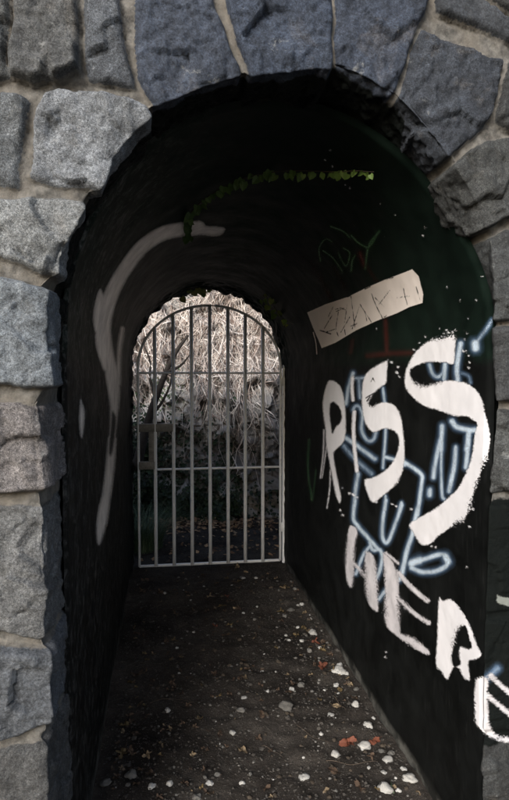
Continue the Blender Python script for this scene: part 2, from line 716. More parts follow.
gx, gy = axis(-0.5, 1.2, 0.013, 600), axis(1.4, 7.0, 0.016, 600)
GX, GY = np.meshgrid(gx, gy)
gv = np.stack([GX.ravel(), GY.ravel(), ground_z(GX.ravel(), GY.ravel())], 1)
ground = link('ground', mesh('ground', gv, grid_faces(len(gy), len(gx)), M['soil']))
tag(ground, 'dark bare earth running through the tunnel and beyond the gate', 'ground', kind='structure')

# ================================================================== THE STONE WALL WITH ITS TUNNEL
XL, XR = -0.272, 0.902
XC, HA = (XL + XR) / 2, (XR - XL) / 2
Y_NEAR, Y_FAR = 1.66, 4.56
Z0 = -0.12
S1, S2 = 0.34, 0.68                              # s where the left jamb ends and where the right jamb begins


def prof(s, Y):
    """tunnel cross-section: point and outward normal for s in 0..1 (up the left jamb, over the vault, down the right)"""
    s = np.asarray(s, float)
    k = np.clip((Y - Y_NEAR) / (Y_FAR - Y_NEAR), 0, 1)
    zs = 1.55 - 0.05 * k
    b = 0.650 - 0.045 * k
    th = math.pi * (1 - (s - S1) / (S2 - S1))
    th = np.clip(th, 0, math.pi)
    x = XC + HA * np.cos(th)
    z = zs + b * np.sin(th)
    left, right = s < S1, s > S2
    z = np.where(left, Z0 + (zs - Z0) * s / S1, z)
    z = np.where(right, Z0 + (zs - Z0) * (1 - s) / (1 - S2), z)
    nx = np.where(left, -1.0, np.where(right, 1.0, np.cos(th)))
    nz = np.where(left | right, 0.0, np.sin(th))
    return x, z, nx, nz


# --- outline of the opening on the face, traced stone by stone and turned into an offset e(s) from the ideal profile
edge_px = [(48, 800), (48, 742), (53, 735), (53, 655), (47, 642), (48, 510), (45, 492), (41, 440), (42, 406), (53, 388), (47, 340), (47, 288),
           (60, 276), (70, 242), (92, 203), (105, 180), (120, 152), (142, 125), (158, 107), (180, 99), (215, 86), (247, 76), (290, 73),
           (335, 68), (362, 76), (394, 95), (425, 128), (450, 158), (470, 188), (484, 218), (491, 245), (494, 320), (497, 400), (491, 490),
           (488, 560), (485, 640), (484, 740), (482, 800)]
ep = np.array(edge_px, float)
EP = on_face(ep[:, 0], ep[:, 1])
s_list, e_list = [], []
for (x, y, z) in EP:
    zs, b = 1.55, 0.65
    if z < zs:
        if x < XC:
            s_list.append(S1 * (z - Z0) / (zs - Z0))
            e_list.append(XL - x)
        else:
            s_list.append(1 - (1 - S2) * (z - Z0) / (zs - Z0))
            e_list.append(x - XR)
    else:
        th = math.atan2((z - zs) / b, (x - XC) / HA)
        s_list.append(S1 + (S2 - S1) * (1 - th / math.pi))
        e_list.append((x - XC - HA * math.cos(th)) * math.cos(th) + (z - zs - b * math.sin(th)) * math.sin(th))
order = np.argsort(s_list)
E_S, E_E = np.array(s_list)[order], np.array(e_list)[order]


def edge_off(s):
    return np.interp(s, E_S, E_E)


# --- the stones of the face, traced (photo pixels), base colour
SL = (0.235, 0.24, 0.245)
stones_px = [
    ([(-40, -40), (5, -40), (7, 0), (6, 30), (5, 55), (8, 72), (-40, 76)], (0.15, 0.15, 0.145)),
    ([(14, -40), (69, -40), (73, 0), (76, 40), (78, 66), (60, 76), (30, 78), (11, 71), (10, 50), (14, 20)], (0.15, 0.148, 0.145)),
    ([(82, -40), (110, -40), (116, 0), (124, 40), (132, 74), (133, 83), (110, 80), (89, 76), (86, 60), (83, 20)], (0.135, 0.142, 0.155)),
    ([(137, -40), (205, -40), (212, 0), (223, 25), (234, 52), (245, 74), (225, 83), (200, 91), (180, 99), (166, 105), (158, 105), (147, 88), (138, 74), (138, 45), (134, 0)], (0.085, 0.10, 0.135)),
    ([(228, -40), (329, -40), (330, 0), (332, 40), (333, 66), (310, 70), (280, 73), (253, 74), (248, 60), (237, 35), (227, 0)], (0.075, 0.092, 0.13)),
    ([(340, -40), (440, -40), (429, 0), (418, 25), (406, 60), (397, 85), (391, 92), (378, 84), (360, 74), (340, 68), (338, 40), (337, 0)], (0.075, 0.09, 0.125)),
    ([(424, 28), (450, 36), (488, 54), (503, 58), (500, 88), (493, 111), (485, 125), (469, 137), (448, 156), (425, 133), (402, 98), (406, 80), (415, 50)], (0.07, 0.078, 0.095)),
    ([(439, 8), (441, -15), (478, -8), (520, 24), (560, 34), (560, 47), (509, 37), (470, 19)], (0.085, 0.09, 0.10)),
    ([(484, -14), (490, -40), (560, -40), (560, 22), (520, 14)], (0.10, 0.10, 0.10)),
    ([(510, 62), (560, 58), (560, 125), (509, 128), (499, 119), (499, 112), (507, 88)], (0.08, 0.08, 0.08)),
    ([(458, 164), (471, 150), (490, 139), (560, 132), (560, 214), (509, 218), (492, 224), (482, 213), (470, 190)], (0.105, 0.105, 0.10)),
    ([(492, 238), (509, 232), (560, 228), (560, 317), (500, 321), (494, 317), (490, 280), (490, 250)], (0.10, 0.102, 0.10)),
    ([(496, 329), (560, 326), (560, 400), (500, 401), (497, 399), (495, 360)], (0.095, 0.095, 0.095)),
    ([(499, 412), (560, 409), (560, 485), (500, 494), (490, 486), (492, 450)], (0.115, 0.115, 0.11)),
    ([(488, 507), (560, 501), (560, 610), (486, 612)], (0.12, 0.12, 0.12)),
    ([(486, 621), (560, 619), (560, 729), (484, 731)], (0.12, 0.12, 0.12)),
    ([(484, 742), (560, 739), (560, 860), (482, 860)], (0.16, 0.16, 0.155)),
    ([(-60, 89), (0, 89), (17, 92), (25, 97), (24, 120), (17, 160), (14, 182), (0, 180), (-60, 179)], (0.16, 0.165, 0.17)),
    ([(36, 107), (43, 92), (58, 88), (95, 94), (125, 98), (150, 105), (156, 110), (140, 128), (118, 155), (104, 182), (80, 184), (60, 183), (29, 174), (33, 142)], (0.24, 0.245, 0.255)),
    ([(-60, 197), (0, 196), (30, 194), (94, 201), (85, 215), (72, 240), (64, 262), (60, 273), (40, 271), (20, 261), (0, 253), (-60, 249)], (0.26, 0.26, 0.255)),
    ([(-60, 268), (0, 277), (40, 287), (47, 291), (48, 340), (55, 387), (30, 385), (0, 382), (-60, 381)], (0.22, 0.235, 0.25)),
    ([(-60, 401), (0, 405), (42, 408), (41, 440), (46, 489), (20, 491), (0, 492), (-60, 494)], (0.215, 0.19, 0.18)),
    ([(-60, 513), (0, 510), (48, 507), (48, 560), (46, 642), (20, 638), (0, 633), (-60, 630)], (0.20, 0.195, 0.19)),
    ([(-60, 642), (0, 649), (28, 652), (51, 653), (53, 690), (53, 721), (35, 730), (15, 739), (0, 740), (-60, 744)], (0.145, 0.15, 0.16)),
    ([(-60, 758), (0, 755), (30, 748), (50, 741), (48, 780), (48, 860), (-60, 860)], (0.15, 0.145, 0.14)),
]
stones = []
for poly, c in stones_px:
    q = np.array(poly, float)
    w = on_face(q[:, 0], q[:, 1])
    stones.append((w[:, [0, 2]], c))
# the courses beyond the frame of the photograph
def blocks(x0, x1, z0, z1):
    z = z0
    while z < z1:
        h = random.uniform(0.2, 0.34)
        x = x0 + random.uniform(-0.2, 0)
        while x < x1:
            w = random.uniform(0.26, 0.5)
            g = 0.012
            j = lambda: random.uniform(-0.014, 0.014)
            a = [(x + g + j(), z + g + j()), (x + w / 2, z + g + j()), (x + w - g + j(), z + g + j()), (x + w - g + j(), z + h / 2),
                 (x + w - g + j(), z + h - g + j()), (x + w / 2, z + h - g + j()), (x + g + j(), z + h - g + j()), (x + g + j(), z + h / 2)]
            k = random.uniform(0.1, 0.22)
            cx, cz = x + w / 2, z + h / 2
            stones.append((np.array(a), (k, k * random.uniform(0.97, 1.02), k * random.uniform(0.95, 1.08))))
            x += w
        z += h


xl_in = on_face(np.array(-60.0), np.array(400.0))[0]
xr_in = on_face(np.array(560.0), np.array(400.0))[0]
zt_in = on_face(np.array(250.0), np.array(-40.0))[2]
blocks(-3.2, xl_in - 0.26, -0.1, 3.3)
for zz in np.arange(-0.1, 3.2, 0.27):            # a column of blocks on either side to close the bond
    for (xa, xb) in ((xl_in - 0.27, xl_in - 0.012), (xr_in + 0.012, xr_in + 0.3)):
        j = lambda: random.uniform(-0.012, 0.012)
        if zz + 0.25 < zt_in + 0.3:
            k = random.uniform(0.1, 0.2)
            stones.append((np.array([(xa + j(), zz + j()), (xb + j(), zz + j()), (xb + j(), zz + 0.25 + j()), (xa + j(), zz + 0.25 + j())]), (k, k, k * 1.03)))
blocks(xr_in + 0.32, 4.4, -0.1, 3.3)
blocks(xl_in - 0.26, xr_in + 0.3, zt_in + 0.01, 3.3)

# --- facing mesh: rows run from deep in the reveal out to the face edge, then outward over the face
NS = 1150
S = np.concatenate([np.linspace(0, S1, 370, endpoint=False), np.linspace(S1, S2, 410, endpoint=False), np.linspace(S2, 1, 371)])
NS = len(S)
REV_ROWS = 58
DEEP = 1.78
rev = np.linspace(0, 1, REV_ROWS, endpoint=False)
tt = list(np.arange(0, 0.50, 0.0052))
st = 0.0052
while tt[-1] < 1.5:
    st *= 1.06
    tt.append(tt[-1] + st)
tt = np.array(tt)
NR = REV_ROWS + len(tt) + 6
eo = edge_off(S)
lx, lz, nx, nz = prof(S, Y_NEAR)
fx, fz = lx + nx * eo, lz + nz * eo              # edge of the face
V = np.zeros((NR, NS, 3))
NRM = np.zeros((NR, NS, 3))
OUT = np.zeros((NR, NS))                         # distance pushed outward for looking up the stone
DEP = np.zeros((NR, NS))                         # depth behind the face
for i, a in enumerate(rev):
    x = lx + (fx - lx) * a ** 2.2
    z = lz + (fz - lz) * a ** 2.2
    yf = face_y(fx)
    V[i, :, 0], V[i, :, 2] = x, z
    V[i, :, 1] = DEEP + (yf - DEEP) * a
    w = smooth(0.88, 1.0, np.array(a))
    NRM[i, :, 0], NRM[i, :, 2], NRM[i, :, 1] = -nx * (1 - 0.5 * w), -nz * (1 - 0.5 * w), -0.6 * w
    DEP[i] = DEEP - (DEEP + (yf - DEEP) * a) + 0
    DEP[i] = (V[i, :, 1] - yf)
    OUT[i] = 0.028
for j, t in enumerate(tt):
    i = REV_ROWS + j
    V[i, :, 0], V[i, :, 2] = fx + nx * t, fz + nz * t
    V[i, :, 1] = face_y(V[i, :, 0])
    w = 1 - smooth(0, 0.03, np.array(t))
    NRM[i, :, 0], NRM[i, :, 2], NRM[i, :, 1] = -nx * 0.5 * w, -nz * 0.5 * w, -1 + 0.4 * w
    OUT[i] = max(0, 0.028 - t)
# out to the rectangle of the whole wall
WX0, WX1, WZ1 = -3.2, 4.4, 2.62
bx = fx + nx * 1.5
bz = fz + nz * 1.5
last = V[REV_ROWS + len(tt) - 1]
kx = np.where(nx < -1e-6, (WX0 - last[:, 0]) / np.minimum(nx, -1e-6), np.where(nx > 1e-6, (WX1 - last[:, 0]) / np.maximum(nx, 1e-6), 1e9))
kz = np.where(nz > 1e-6, (WZ1 - last[:, 2]) / np.maximum(nz, 1e-6), 1e9)
kk = np.minimum(kx, kz)
for m in range(6):
    i = REV_ROWS + len(tt) + m
    f = ((m + 1) / 6.0)
    V[i, :, 0] = last[:, 0] + nx * kk * f
    V[i, :, 2] = last[:, 2] + nz * kk * f
    V[i, :, 1] = face_y(V[i, :, 0])
    NRM[i, :, 1] = -1
# rows beyond the top of the wall are pulled down to it
V[:, :, 2] = np.minimum(V[:, :, 2], WZ1)
Vf, Nf, Of, Df = V.reshape(-1, 3), NRM.reshape(-1, 3), OUT.ravel(), DEP.ravel()
Nf = Nf / (np.linalg.norm(Nf, axis=1)[:, None] + 1e-9)
NXs = np.tile(nx, NR)
NZs = np.tile(nz, NR)
look = np.stack([Vf[:, 0] + NXs * Of, Vf[:, 2] + NZs * Of], 1)
wob = 0.006 * np.stack([fbm(np.c_[look * 14, np.zeros(len(look))], 3, 3), fbm(np.c_[look * 14, np.zeros(len(look))], 3, 4)], 1)
lk = look + wob
best = np.full(len(Vf), 0.2)
sid = np.zeros(len(Vf), int)
for n, (poly, c) in enumerate(stones):
    lo, hi = poly.min(0) - 0.08, poly.max(0) + 0.08
    m = ((lk > lo) & (lk < hi)).all(1)
    if not m.any():
        continue
    idx = np.where(m)[0]
    d = poly_sdf(lk[idx], poly)
    up = d < best[idx]
    best[idx[up]] = d[up]
    sid[idx[up]] = n
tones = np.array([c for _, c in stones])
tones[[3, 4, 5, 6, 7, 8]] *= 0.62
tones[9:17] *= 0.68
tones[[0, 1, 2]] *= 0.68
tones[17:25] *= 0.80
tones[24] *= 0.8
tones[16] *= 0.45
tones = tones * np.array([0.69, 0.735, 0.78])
tones[22:] *= 0.88  # from the lower left stones on: vignette darkening put into the colour
tones[9:17] *= 0.85  # right jamb stones: the same vignette darkening in their colour
cen = np.array([p.mean(0) for p, _ in stones])
tilt = rng.normal(0, 0.10, (len(stones), 2))
lift = rng.uniform(-0.006, 0.010, len(stones))
inside = np.sqrt(np.clip((0.0045 - best) / 0.009, 0, 1))
rel = lk - cen[sid]
ps = Vf + sid[:, None] * 3.71
arch = np.isin(sid, [3, 4, 5, 6])
fa = facets(ps * 9.0, 40) * 0.026 + facets(ps * 24.0, 60) * 0.009
fn = fbm(ps * 20, 4, 21) * 0.0050 + np.where(arch, 2.8, 1.2) * fbm(ps * 75, 3, 25) * 0.0020
face_rough = np.where(arch, 0.6, 0.72)
deep_rough = 0.5
isrev = Df > 0.02
rw = smooth(0.0, 0.07, Df)
amp = face_rough + (deep_rough - face_rough) * rw
h_stone = lift[sid] + (rel * tilt[sid]).sum(1) * 0.5 + fa * amp + fn
h_mort = -0.026 + 0.006 * fbm(Vf * 30, 4, 31) + 0.004 * fbm(Vf * 7, 2, 33)
h_mort = h_mort * (1 - 0.55 * rw)
hh = h_mort * (1 - inside) + h_stone * inside
# broken arrises where the face turns into the reveal
arris = np.exp(-((Vf[:, 1] - face_y(Vf[:, 0])) / 0.03) ** 2) * np.exp(-np.clip((np.arange(NR).repeat(NS) - REV_ROWS), 0, None) * 0.0052 / 0.016)
hh -= arris * (0.006 + 0.012 * np.abs(fbm(Vf * 16, 3, 77)))
hh = np.clip(hh, -0.05, 0.03)
blk = smooth(1.13, 1.07, Vf[:, 2]) * smooth(0.40, 0.47, Vf[:, 2]) * (Vf[:, 0] > 0.8)
hh *= 1 - 0.6 * blk
taper = 1 - 0.85 * smooth(1.60, 1.74, Vf[:, 1]) * isrev
hh *= taper
rightrev = smooth(0.63, 0.67, np.tile(S, NR)) * smooth(0.0, 0.035, Df) * isrev
hh = hh * (1 - rightrev) - 0.03 * rightrev
H2 = hh.reshape(NR, NS)
for _ in range(1):                                # wear the sharp fold along the arris
    B2 = H2.copy()
    for r_ in range(REV_ROWS - 9, REV_ROWS + 7):
        B2[r_] = H2[r_ - 2:r_ + 3].mean(0)
    H2 = B2
hh = H2.ravel()
Vd = Vf + Nf * hh[:, None]
mort = 1 - smooth(0.006, 0.0, best)
# black paint: where the painters' coat reaches out of the tunnel onto the stones
sfull = np.tile(S, NR)
reach = np.interp(sfull, [0, 0.30, 0.36, 0.42, 0.47, 0.52, 0.57, 0.585, 0.63, 0.665, 0.70, 1.0],
                  [0.24, 0.22, 0.12, 0.075, 0.045, 0.03, 0.06, 0.24, 0.26, 0.10, 0.035, 0.02])
paint = smooth(-0.03, 0.03, Df - reach) * isrev
onface = (Vf[:, 0] > 0.8) & (~isrev | (Df < 0.06))
band = smooth(1.13, 1.07, Vf[:, 2]) * smooth(0.38, 0.44, Vf[:, 2])
paint = np.where(onface & (Vf[:, 0] < 1.6), np.maximum(paint, band * smooth(1.42, 1.2, Vf[:, 0] + 0.12 * vnoise(Vf * 5, 9))), paint)
grain = np.random.default_rng(4).uniform(0.25, 0.85, len(stones))
grain[[18, 19]] = 0.8
tone = tones[sid] * (1 + 0.10 * vnoise(Vf * 6, 5))[:, None]
FQ = grid_faces(NR, NS)

wall = bpy.data.objects.new('stone_wall', None)
col.objects.link(wall)
wall.location = (0.3, 1.5, 0)
WL = np.array([0.3, 1.5, 0])
tag(wall, 'rough granite wall pierced by an arched passage painted black inside', 'stone wall')
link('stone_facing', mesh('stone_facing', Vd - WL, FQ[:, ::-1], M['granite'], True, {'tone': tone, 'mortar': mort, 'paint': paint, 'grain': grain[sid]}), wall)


# --- tunnel lining
def lining_pos(s, Y, off=0.0):
    """points of the painted lining (arrays s, Y)"""
    x, z, ax, az = prof(s, Y)
    p = np.stack([x, Y, z], -1)
    end = smooth(Y_FAR - 0.42, Y_FAR, Y)
    d = 0.009 + 0.0028 * fbm(p * 5, 3, 81) + 0.0005 * fbm(p * 28, 2, 85)
    d = d + end * np.where(s > S2, 0.25, 1.0) * (0.026 * np.abs(fbm(p * 13, 4, 91)) + 0.006)
    # the plaster rounds off at its near rim
    d = d - 0.010 * smooth(y_start(s) + 0.03, y_start(s), Y)
    d = d + off
    x = x - ax * d
    z = z - az * d
    return np.stack([x, Y + 0 * x, z], -1)


def y_start(s):
    return np.interp(s, [0, 0.605, 0.665, 1], [Y_NEAR - 0.02, Y_NEAR - 0.02, 1.552, 1.552])


LS = np.concatenate([np.linspace(0, S1, 150, endpoint=False), np.linspace(S1, S2, 190, endpoint=False), np.linspace(S2, 1, 151)])
LY = np.concatenate([np.linspace(Y_NEAR - 0.02, Y_NEAR + 0.04, 8, endpoint=False), np.linspace(Y_NEAR + 0.04, 4.1, 170, endpoint=False), np.linspace(4.1, Y_FAR, 70)])
SS, YY = np.meshgrid(LS, LY)
YY = y_start(SS) + (YY - (Y_NEAR - 0.02)) * (Y_FAR - y_start(SS)) / (Y_FAR - Y_NEAR + 0.02)
lv = lining_pos(SS.ravel(), YY.ravel())
# ragged last edge
rag = fbm(np.stack([lv[:, 0] * 16, lv[:, 2] * 16, np.zeros(len(lv))], -1), 4, 95)
lv[:, 1] += smooth(Y_FAR - 0.06, Y_FAR, YY.ravel()) * 0.03 * rag
wear_sheen = smooth(0.46, 0.30, SS.ravel()) * 0.75 * smooth(4.4, 3.4, YY.ravel()) + np.exp(-((SS.ravel() - 0.40) / 0.06) ** 2) * smooth(2.6, 1.9, YY.ravel()) * 0.8  # scratches on the left side, with its glossy sheen painted in as grey
bare = smooth(Y_FAR - 0.05, Y_FAR + 0.02, YY.ravel() + 0.05 * vnoise(lv * 14, 3)) * 0.9
# a break in the plaster above the right haunch near the mouth
link('tunnel_lining', mesh('tunnel_lining', lv - WL, grid_faces(len(LY), len(LS)), M['lining'], True, {'wear_sheen': np.clip(wear_sheen, 0, 1), 'bare': bare}), wall)

# --- core: far face, top and ends of the wall
core = Tubes()
bs = np.linspace(0, 1, 90)
px_, pz_, pnx, pnz = prof(bs, Y_FAR)
ox, oz, onx, onz = px_ - pnx * 0.012, pz_ - pnz * 0.012, pnx, pnz
kx = np.where(onx < -1e-6, (WX0 - ox) / np.minimum(onx, -1e-6), np.where(onx > 1e-6, (WX1 - ox) / np.maximum(onx, 1e-6), 1e9))
kz = np.where(onz > 1e-6, (2.16 - oz) / np.maximum(onz, 1e-6), 1e9)
kk = np.minimum(kx, kz)
rows = []
for f in (0, 0.05, 0.15, 0.35, 0.65, 1.0):
    rows.append(np.stack([ox + onx * kk * f, np.full(90, Y_FAR - 0.012), oz + onz * kk * f], 1))
rv = np.vstack(rows)
core.raw(rv, grid_faces(6, 90))
WZB = 2.16
q = [(WX0, face_y(WX0), WZ1), (WX1, face_y(WX1), WZ1), (WX1, Y_FAR, WZB), (WX0, Y_FAR, WZB)]
core.raw(np.array(q), [(0, 1, 2, 3)])
for X in (WX0, WX1):
    core.raw(np.array([(X, face_y(X), Z0), (X, Y_FAR, Z0), (X, Y_FAR, WZB + 0.001), (X, face_y(X), WZ1 + 0.001)]), [(0, 1, 2, 3)])
core.raw(np.array([(WX0, face_y(WX0), WZ1 - 0.3), (WX0 + 0.001, face_y(WX0), WZ1), (WX1, face_y(WX1), WZ1), (WX1, face_y(WX1), WZ1 - 0.3)]) + np.array([0, 0.06, 0]), [(0, 1, 2, 3)])
M['core'] = mottled('rubble_core', (0.12, 0.115, 0.105), (0.24, 0.225, 0.2), 9, 0.95, 0.6)
core.build('wall_core', M['core'], wall, None)
bpy.data.objects['wall_core'].location = -WL

# ------------------------------------------------------------------ graffiti: thin coats of paint lying on the lining
def px_list(origin, scale, pts):
    return [(origin[0] + x / scale, origin[1] + y / scale) for x, y in pts]


def lining_grid(bbox, step=0.0032, off=0.002):
    """a fine grid on the lining that covers a photo-pixel bounding box"""
    x0, y0, x1, y1 = bbox
    ss = np.linspace(0, 1, 700)
    yy = np.linspace(1.55, Y_FAR, 260)
    A, B = np.meshgrid(ss, yy)
    P = lining_pos(A.ravel(), B.ravel())
    q = to_px(P)
    side = (P[:, 0] > -0.2) if x0 > 250 else np.ones(len(P), bool)
    # the vault and walls are seen from inside: every point of them in the box is in view
    m = (q[:, 0] > x0) & (q[:, 0] < x1) & (q[:, 1] > y0) & (q[:, 1] < y1) & side
    a, b = A.ravel()[m], B.ravel()[m]
    s0, s1, b0, b1 = a.min() - 0.002, a.max() + 0.002, b.min() - 0.02, b.max() + 0.02
    b0 = max(b0, 1.556)
    b1 = min(b1, Y_FAR - 0.05)
    ns = int((s1 - s0) * 5.1 / step) + 2
    ny = int((b1 - b0) / step) + 2
    A, B = np.meshgrid(np.linspace(s0, s1, ns), np.linspace(b0, b1, ny))
    P = lining_pos(A.ravel(), B.ravel(), off)
    F = grid_faces(ny, ns)
    ok = B.ravel() > y_start(A.ravel()) + 0.002
    return P, F[ok[F].all(1)]


def bbox_of(pts, pad=8):
    a = np.array(pts)
    return (a[:, 0].min() - pad, a[:, 1].min() - pad, a[:, 0].max() + pad, a[:, 1].max() + pad)


def letter(name, mat, outer=(), holes=(), strokes=(), cuts=(), dryspots=(), off=0.0035, label=None, margin=2.0, step=0.0032, carrier=None, base_dry=0.12, curved=True):
    allp = [p for q in outer for p in q] + [p for q, w in strokes for p in q]
    if carrier is None:
        P, F = lining_grid(bbox_of(allp), step, off)
    else:
        P, F = carrier
    q = to_px(P)
    d = np.full(len(P), 99.0)
    for poly in outer:
        d = np.minimum(d, poly_sdf(q, catmull(list(poly) + [poly[0]], 4)[:-1] if curved else poly))
    for line, w in strokes:
        d = np.minimum(d, line_dist(q, catmull(line, 6)) - w)
    for poly in holes:
        d = np.maximum(d, -poly_sdf(q, catmull(list(poly) + [poly[0]], 4)[:-1]))
    cut = np.ones(len(P))
    for line, w in cuts:
        n = vnoise(P * 90, 3) * 0.35
        cut = np.minimum(cut, smooth(w - 0.35, w + 0.35, line_dist(q, np.array(line, float)) + n))
    dry = np.full(len(P), base_dry)
    for (cx, cy, r, k) in dryspots:
        dry = np.maximum(dry, k * smooth(r, r * 0.35, np.hypot(q[:, 0] - cx, q[:, 1] - cy)))
    v, f, at = keep_faces(P, F, d < margin + dry * 4.5, {'edge': d, 'dry': dry, 'cut': cut})
    o = link(name, mesh(name, v - WL, f, mat, True, at), wall)
    if label:
        o['label'] = label
    return o


def spray(name, mat, strokes, off=0.002, label=None, carrier=None, step=0.0036):
    """strokes: (polyline in photo pixels, half width in photo pixels, strength)"""
    allp = [p for q, w, k in strokes for p in q]
    if carrier is None:
        P, F = lining_grid(bbox_of(allp, 12), step, off)
    else:
        P, F = carrier
    q = to_px(P)
    den = np.zeros(len(P))
    for line, w, k in strokes:
        dd = line_dist(q, catmull(line, 6))
        den = np.maximum(den, k * (0.95 * np.exp(-(dd / (w * 1.08)) ** 2) + 0.07 * np.exp(-(dd / (w * 2.8)) ** 2)))
    v, f, at = keep_faces(P, F, den > 0.035, {'coat': den})
    o = link(name, mesh(name, v - WL, f, mat, True, at), wall)
    if label:
        o['label'] = label
    return o


c1 = lambda *p: px_list((310, 350), 5.0, p)
c2 = lambda *p: px_list((400, 320), 5.09, p)
c3 = lambda *p: px_list((400, 440), 5.09, p)
c4 = lambda *p: px_list((330, 500), 5.0, p)
c5 = lambda *p: px_list((420, 580), 4.449, p)
c6 = lambda *p: px_list((300, 220), 3.915, p)
cl = lambda *p: px_list((60, 190), 2.165, p)

letter('painted_letter', M['white'],
       [c1((95, 152), (120, 155), (150, 180), (165, 220), (174, 270), (179, 350), (176, 430), (160, 470), (132, 495), (118, 520), (125, 580), (140, 660), (155, 730), (150, 765),
           (135, 740), (120, 680), (105, 600), (92, 530), (80, 460), (78, 400), (68, 330), (64, 270), (72, 215), (85, 170))],
       [c1((100, 268), (120, 260), (145, 285), (160, 330), (150, 365), (130, 385), (112, 418), (105, 380), (98, 320))],
       [(c1((70, 400), (66, 520), (52, 640)), 0.55), (c1((84, 480), (72, 560), (60, 640)), 0.4), (c1((102, 600), (98, 700), (85, 790)), 0.5)],
       cuts=[(c1((105, 270), (112, 300)), 0.6), (c1((140, 280), (155, 310)), 0.5)], label='white brushed letter P with drips')
letter('painted_letter', M['white'], strokes=[(c1((213, 138), (210, 190), (215, 250)), 1.6), (c1((222, 310), (218, 400), (224, 500), (235, 604)), 1.8)],
       label='white brushed letter I')
letter('painted_letter', M['white'],
       [c1((390, 52), (370, 60), (340, 75), (300, 100), (275, 130), (262, 180), (260, 250), (265, 320), (280, 370), (305, 403), (330, 408), (370, 392), (400, 395), (430, 410),
           (445, 440), (445, 480), (430, 530), (400, 580), (360, 615), (310, 640), (275, 650), (280, 690), (300, 745), (320, 762), (350, 740), (400, 700), (440, 660), (465, 600),
           (473, 520), (468, 430), (458, 350), (440, 300), (410, 270), (370, 262), (340, 270), (312, 284), (292, 270), (302, 240), (330, 205), (360, 180), (380, 165), (385, 110))],
       cuts=[(c1((280, 240), (320, 215)), 0.5), (c1((285, 255), (300, 235)), 0.6), (c1((305, 160), (315, 140), (325, 160)), 0.35)],
       dryspots=[(*c1((310, 262))[0], 8, 0.7), (*c1((440, 650))[0], 12, 0.5)], label='smaller white brushed letter S')
bigS = c2((45, 222), (62, 190), (90, 152), (140, 112), (180, 95), (230, 88), (280, 78), (280, 150), (272, 222), (230, 216), (150, 212), (100, 225), (60, 245), (50, 265), (58, 295),
          (85, 325), (130, 335), (190, 318), (250, 308), (330, 320), (380, 350), (415, 400), (430, 460), (450, 540), (459, 600))
bigS += c3((452, 50), (442, 90), (420, 140), (405, 185), (388, 230), (370, 290), (352, 360), (325, 400), (280, 430), (230, 465), (190, 492), (160, 525), (115, 535), (90, 510),
           (65, 465), (48, 430), (100, 395), (180, 350), (240, 300), (300, 240), (340, 160), (365, 90))
bigS += c2((378, 610), (386, 560), (392, 525), (340, 490), (280, 488), (200, 460), (130, 440), (80, 405), (42, 365), (26, 330), (28, 270))
letter('painted_letter', M['white'], [bigS],
       dryspots=[(*c2((200, 90))[0], 14, 1.0), (*c2((265, 85))[0], 8, 0.9), (*c2((105, 320))[0], 14, 1.0), (*c2((190, 325))[0], 8, 0.8), (*c3((430, 110))[0], 12, 0.9), (*c3((390, 220))[0], 10, 0.9),
                 (*c3((360, 330))[0], 12, 1.0), (*c3((300, 430))[0], 14, 1.0)], label='largest white brushed letter S with dry brush edges', step=0.0028)
letter('painted_letter', M['dry_white'],
       [c4((105, 125), (130, 140), (137, 170), (125, 220), (122, 300), (120, 380), (110, 435), (95, 430), (82, 390), (78, 300), (85, 200), (95, 140)),
        c4((180, 255), (205, 265), (225, 300), (235, 380), (240, 480), (240, 555), (220, 550), (195, 520), (180, 460), (175, 380), (175, 300))],
       strokes=[(c4((116, 312), (150, 350), (192, 398)), 1.5)], dryspots=[(*c4((105, 250))[0], 26, 0.55), (*c4((205, 400))[0], 30, 0.7)], label='white brushed letter H')
letter('painted_letter', M['dry_white'],
       [c4((265, 262), (300, 290), (330, 340), (345, 380), (345, 470), (350, 640), (362, 670), (420, 690), (470, 730), (497, 757), (490, 774), (440, 752), (370, 706), (310, 660),
           (280, 622), (274, 540), (276, 440), (270, 340))],
       strokes=[(c4((280, 265), (340, 315)), 1.4), (c4((345, 365), (400, 430), (488, 505)), 2.3), (c4((320, 465), (380, 530), (440, 580), (495, 615)), 2.1)],
       dryspots=[(*c4((310, 540))[0], 24, 0.85), (*c4((300, 380))[0], 16, 0.6), (*c4((420, 700))[0], 16, 0.6), (*c4((480, 590))[0], 8, 0.6), (*c4((490, 500))[0], 5, 0.6)], label='white brushed letter E')
letter('painted_letter', M['white'],
       [c5((88, 75), (103, 95), (125, 85), (150, 95), (180, 130), (205, 170), (230, 220), (250, 280), (272, 330), (255, 350), (235, 355), (215, 365), (222, 440), (205, 442),
           (185, 415), (178, 398), (150, 385), (122, 442), (95, 405), (72, 375), (78, 250), (82, 120))],
       [c5((186, 205), (205, 205), (222, 260), (232, 298), (215, 308), (180, 298), (176, 340), (182, 375), (150, 385), (140, 340), (155, 280), (165, 230))],
       dryspots=[(*c5((150, 200))[0], 13, 1.0), (*c5((150, 270))[0], 10, 0.9)], label='white brushed letter R with black drips')
# the last E crosses from the tunnel wall onto the end stones
E2o = [c5((250, 440), (290, 430), (305, 450), (300, 500), (305, 570), (310, 640), (330, 680), (370, 695), (400, 700), (400, 725), (350, 715), (300, 690), (255, 645), (245, 600), (243, 500))]
E2s = [(c5((315, 425), (350, 460), (405, 508)), 2.4), (c5((290, 505), (340, 545), (405, 604)), 2.3)]
E2d = [(*c5((275, 560))[0], 14, 0.45), (*c5((360, 705))[0], 8, 0.7)]
# carriers on the facing: its own faces lifted a little
qf = to_px(Vd)


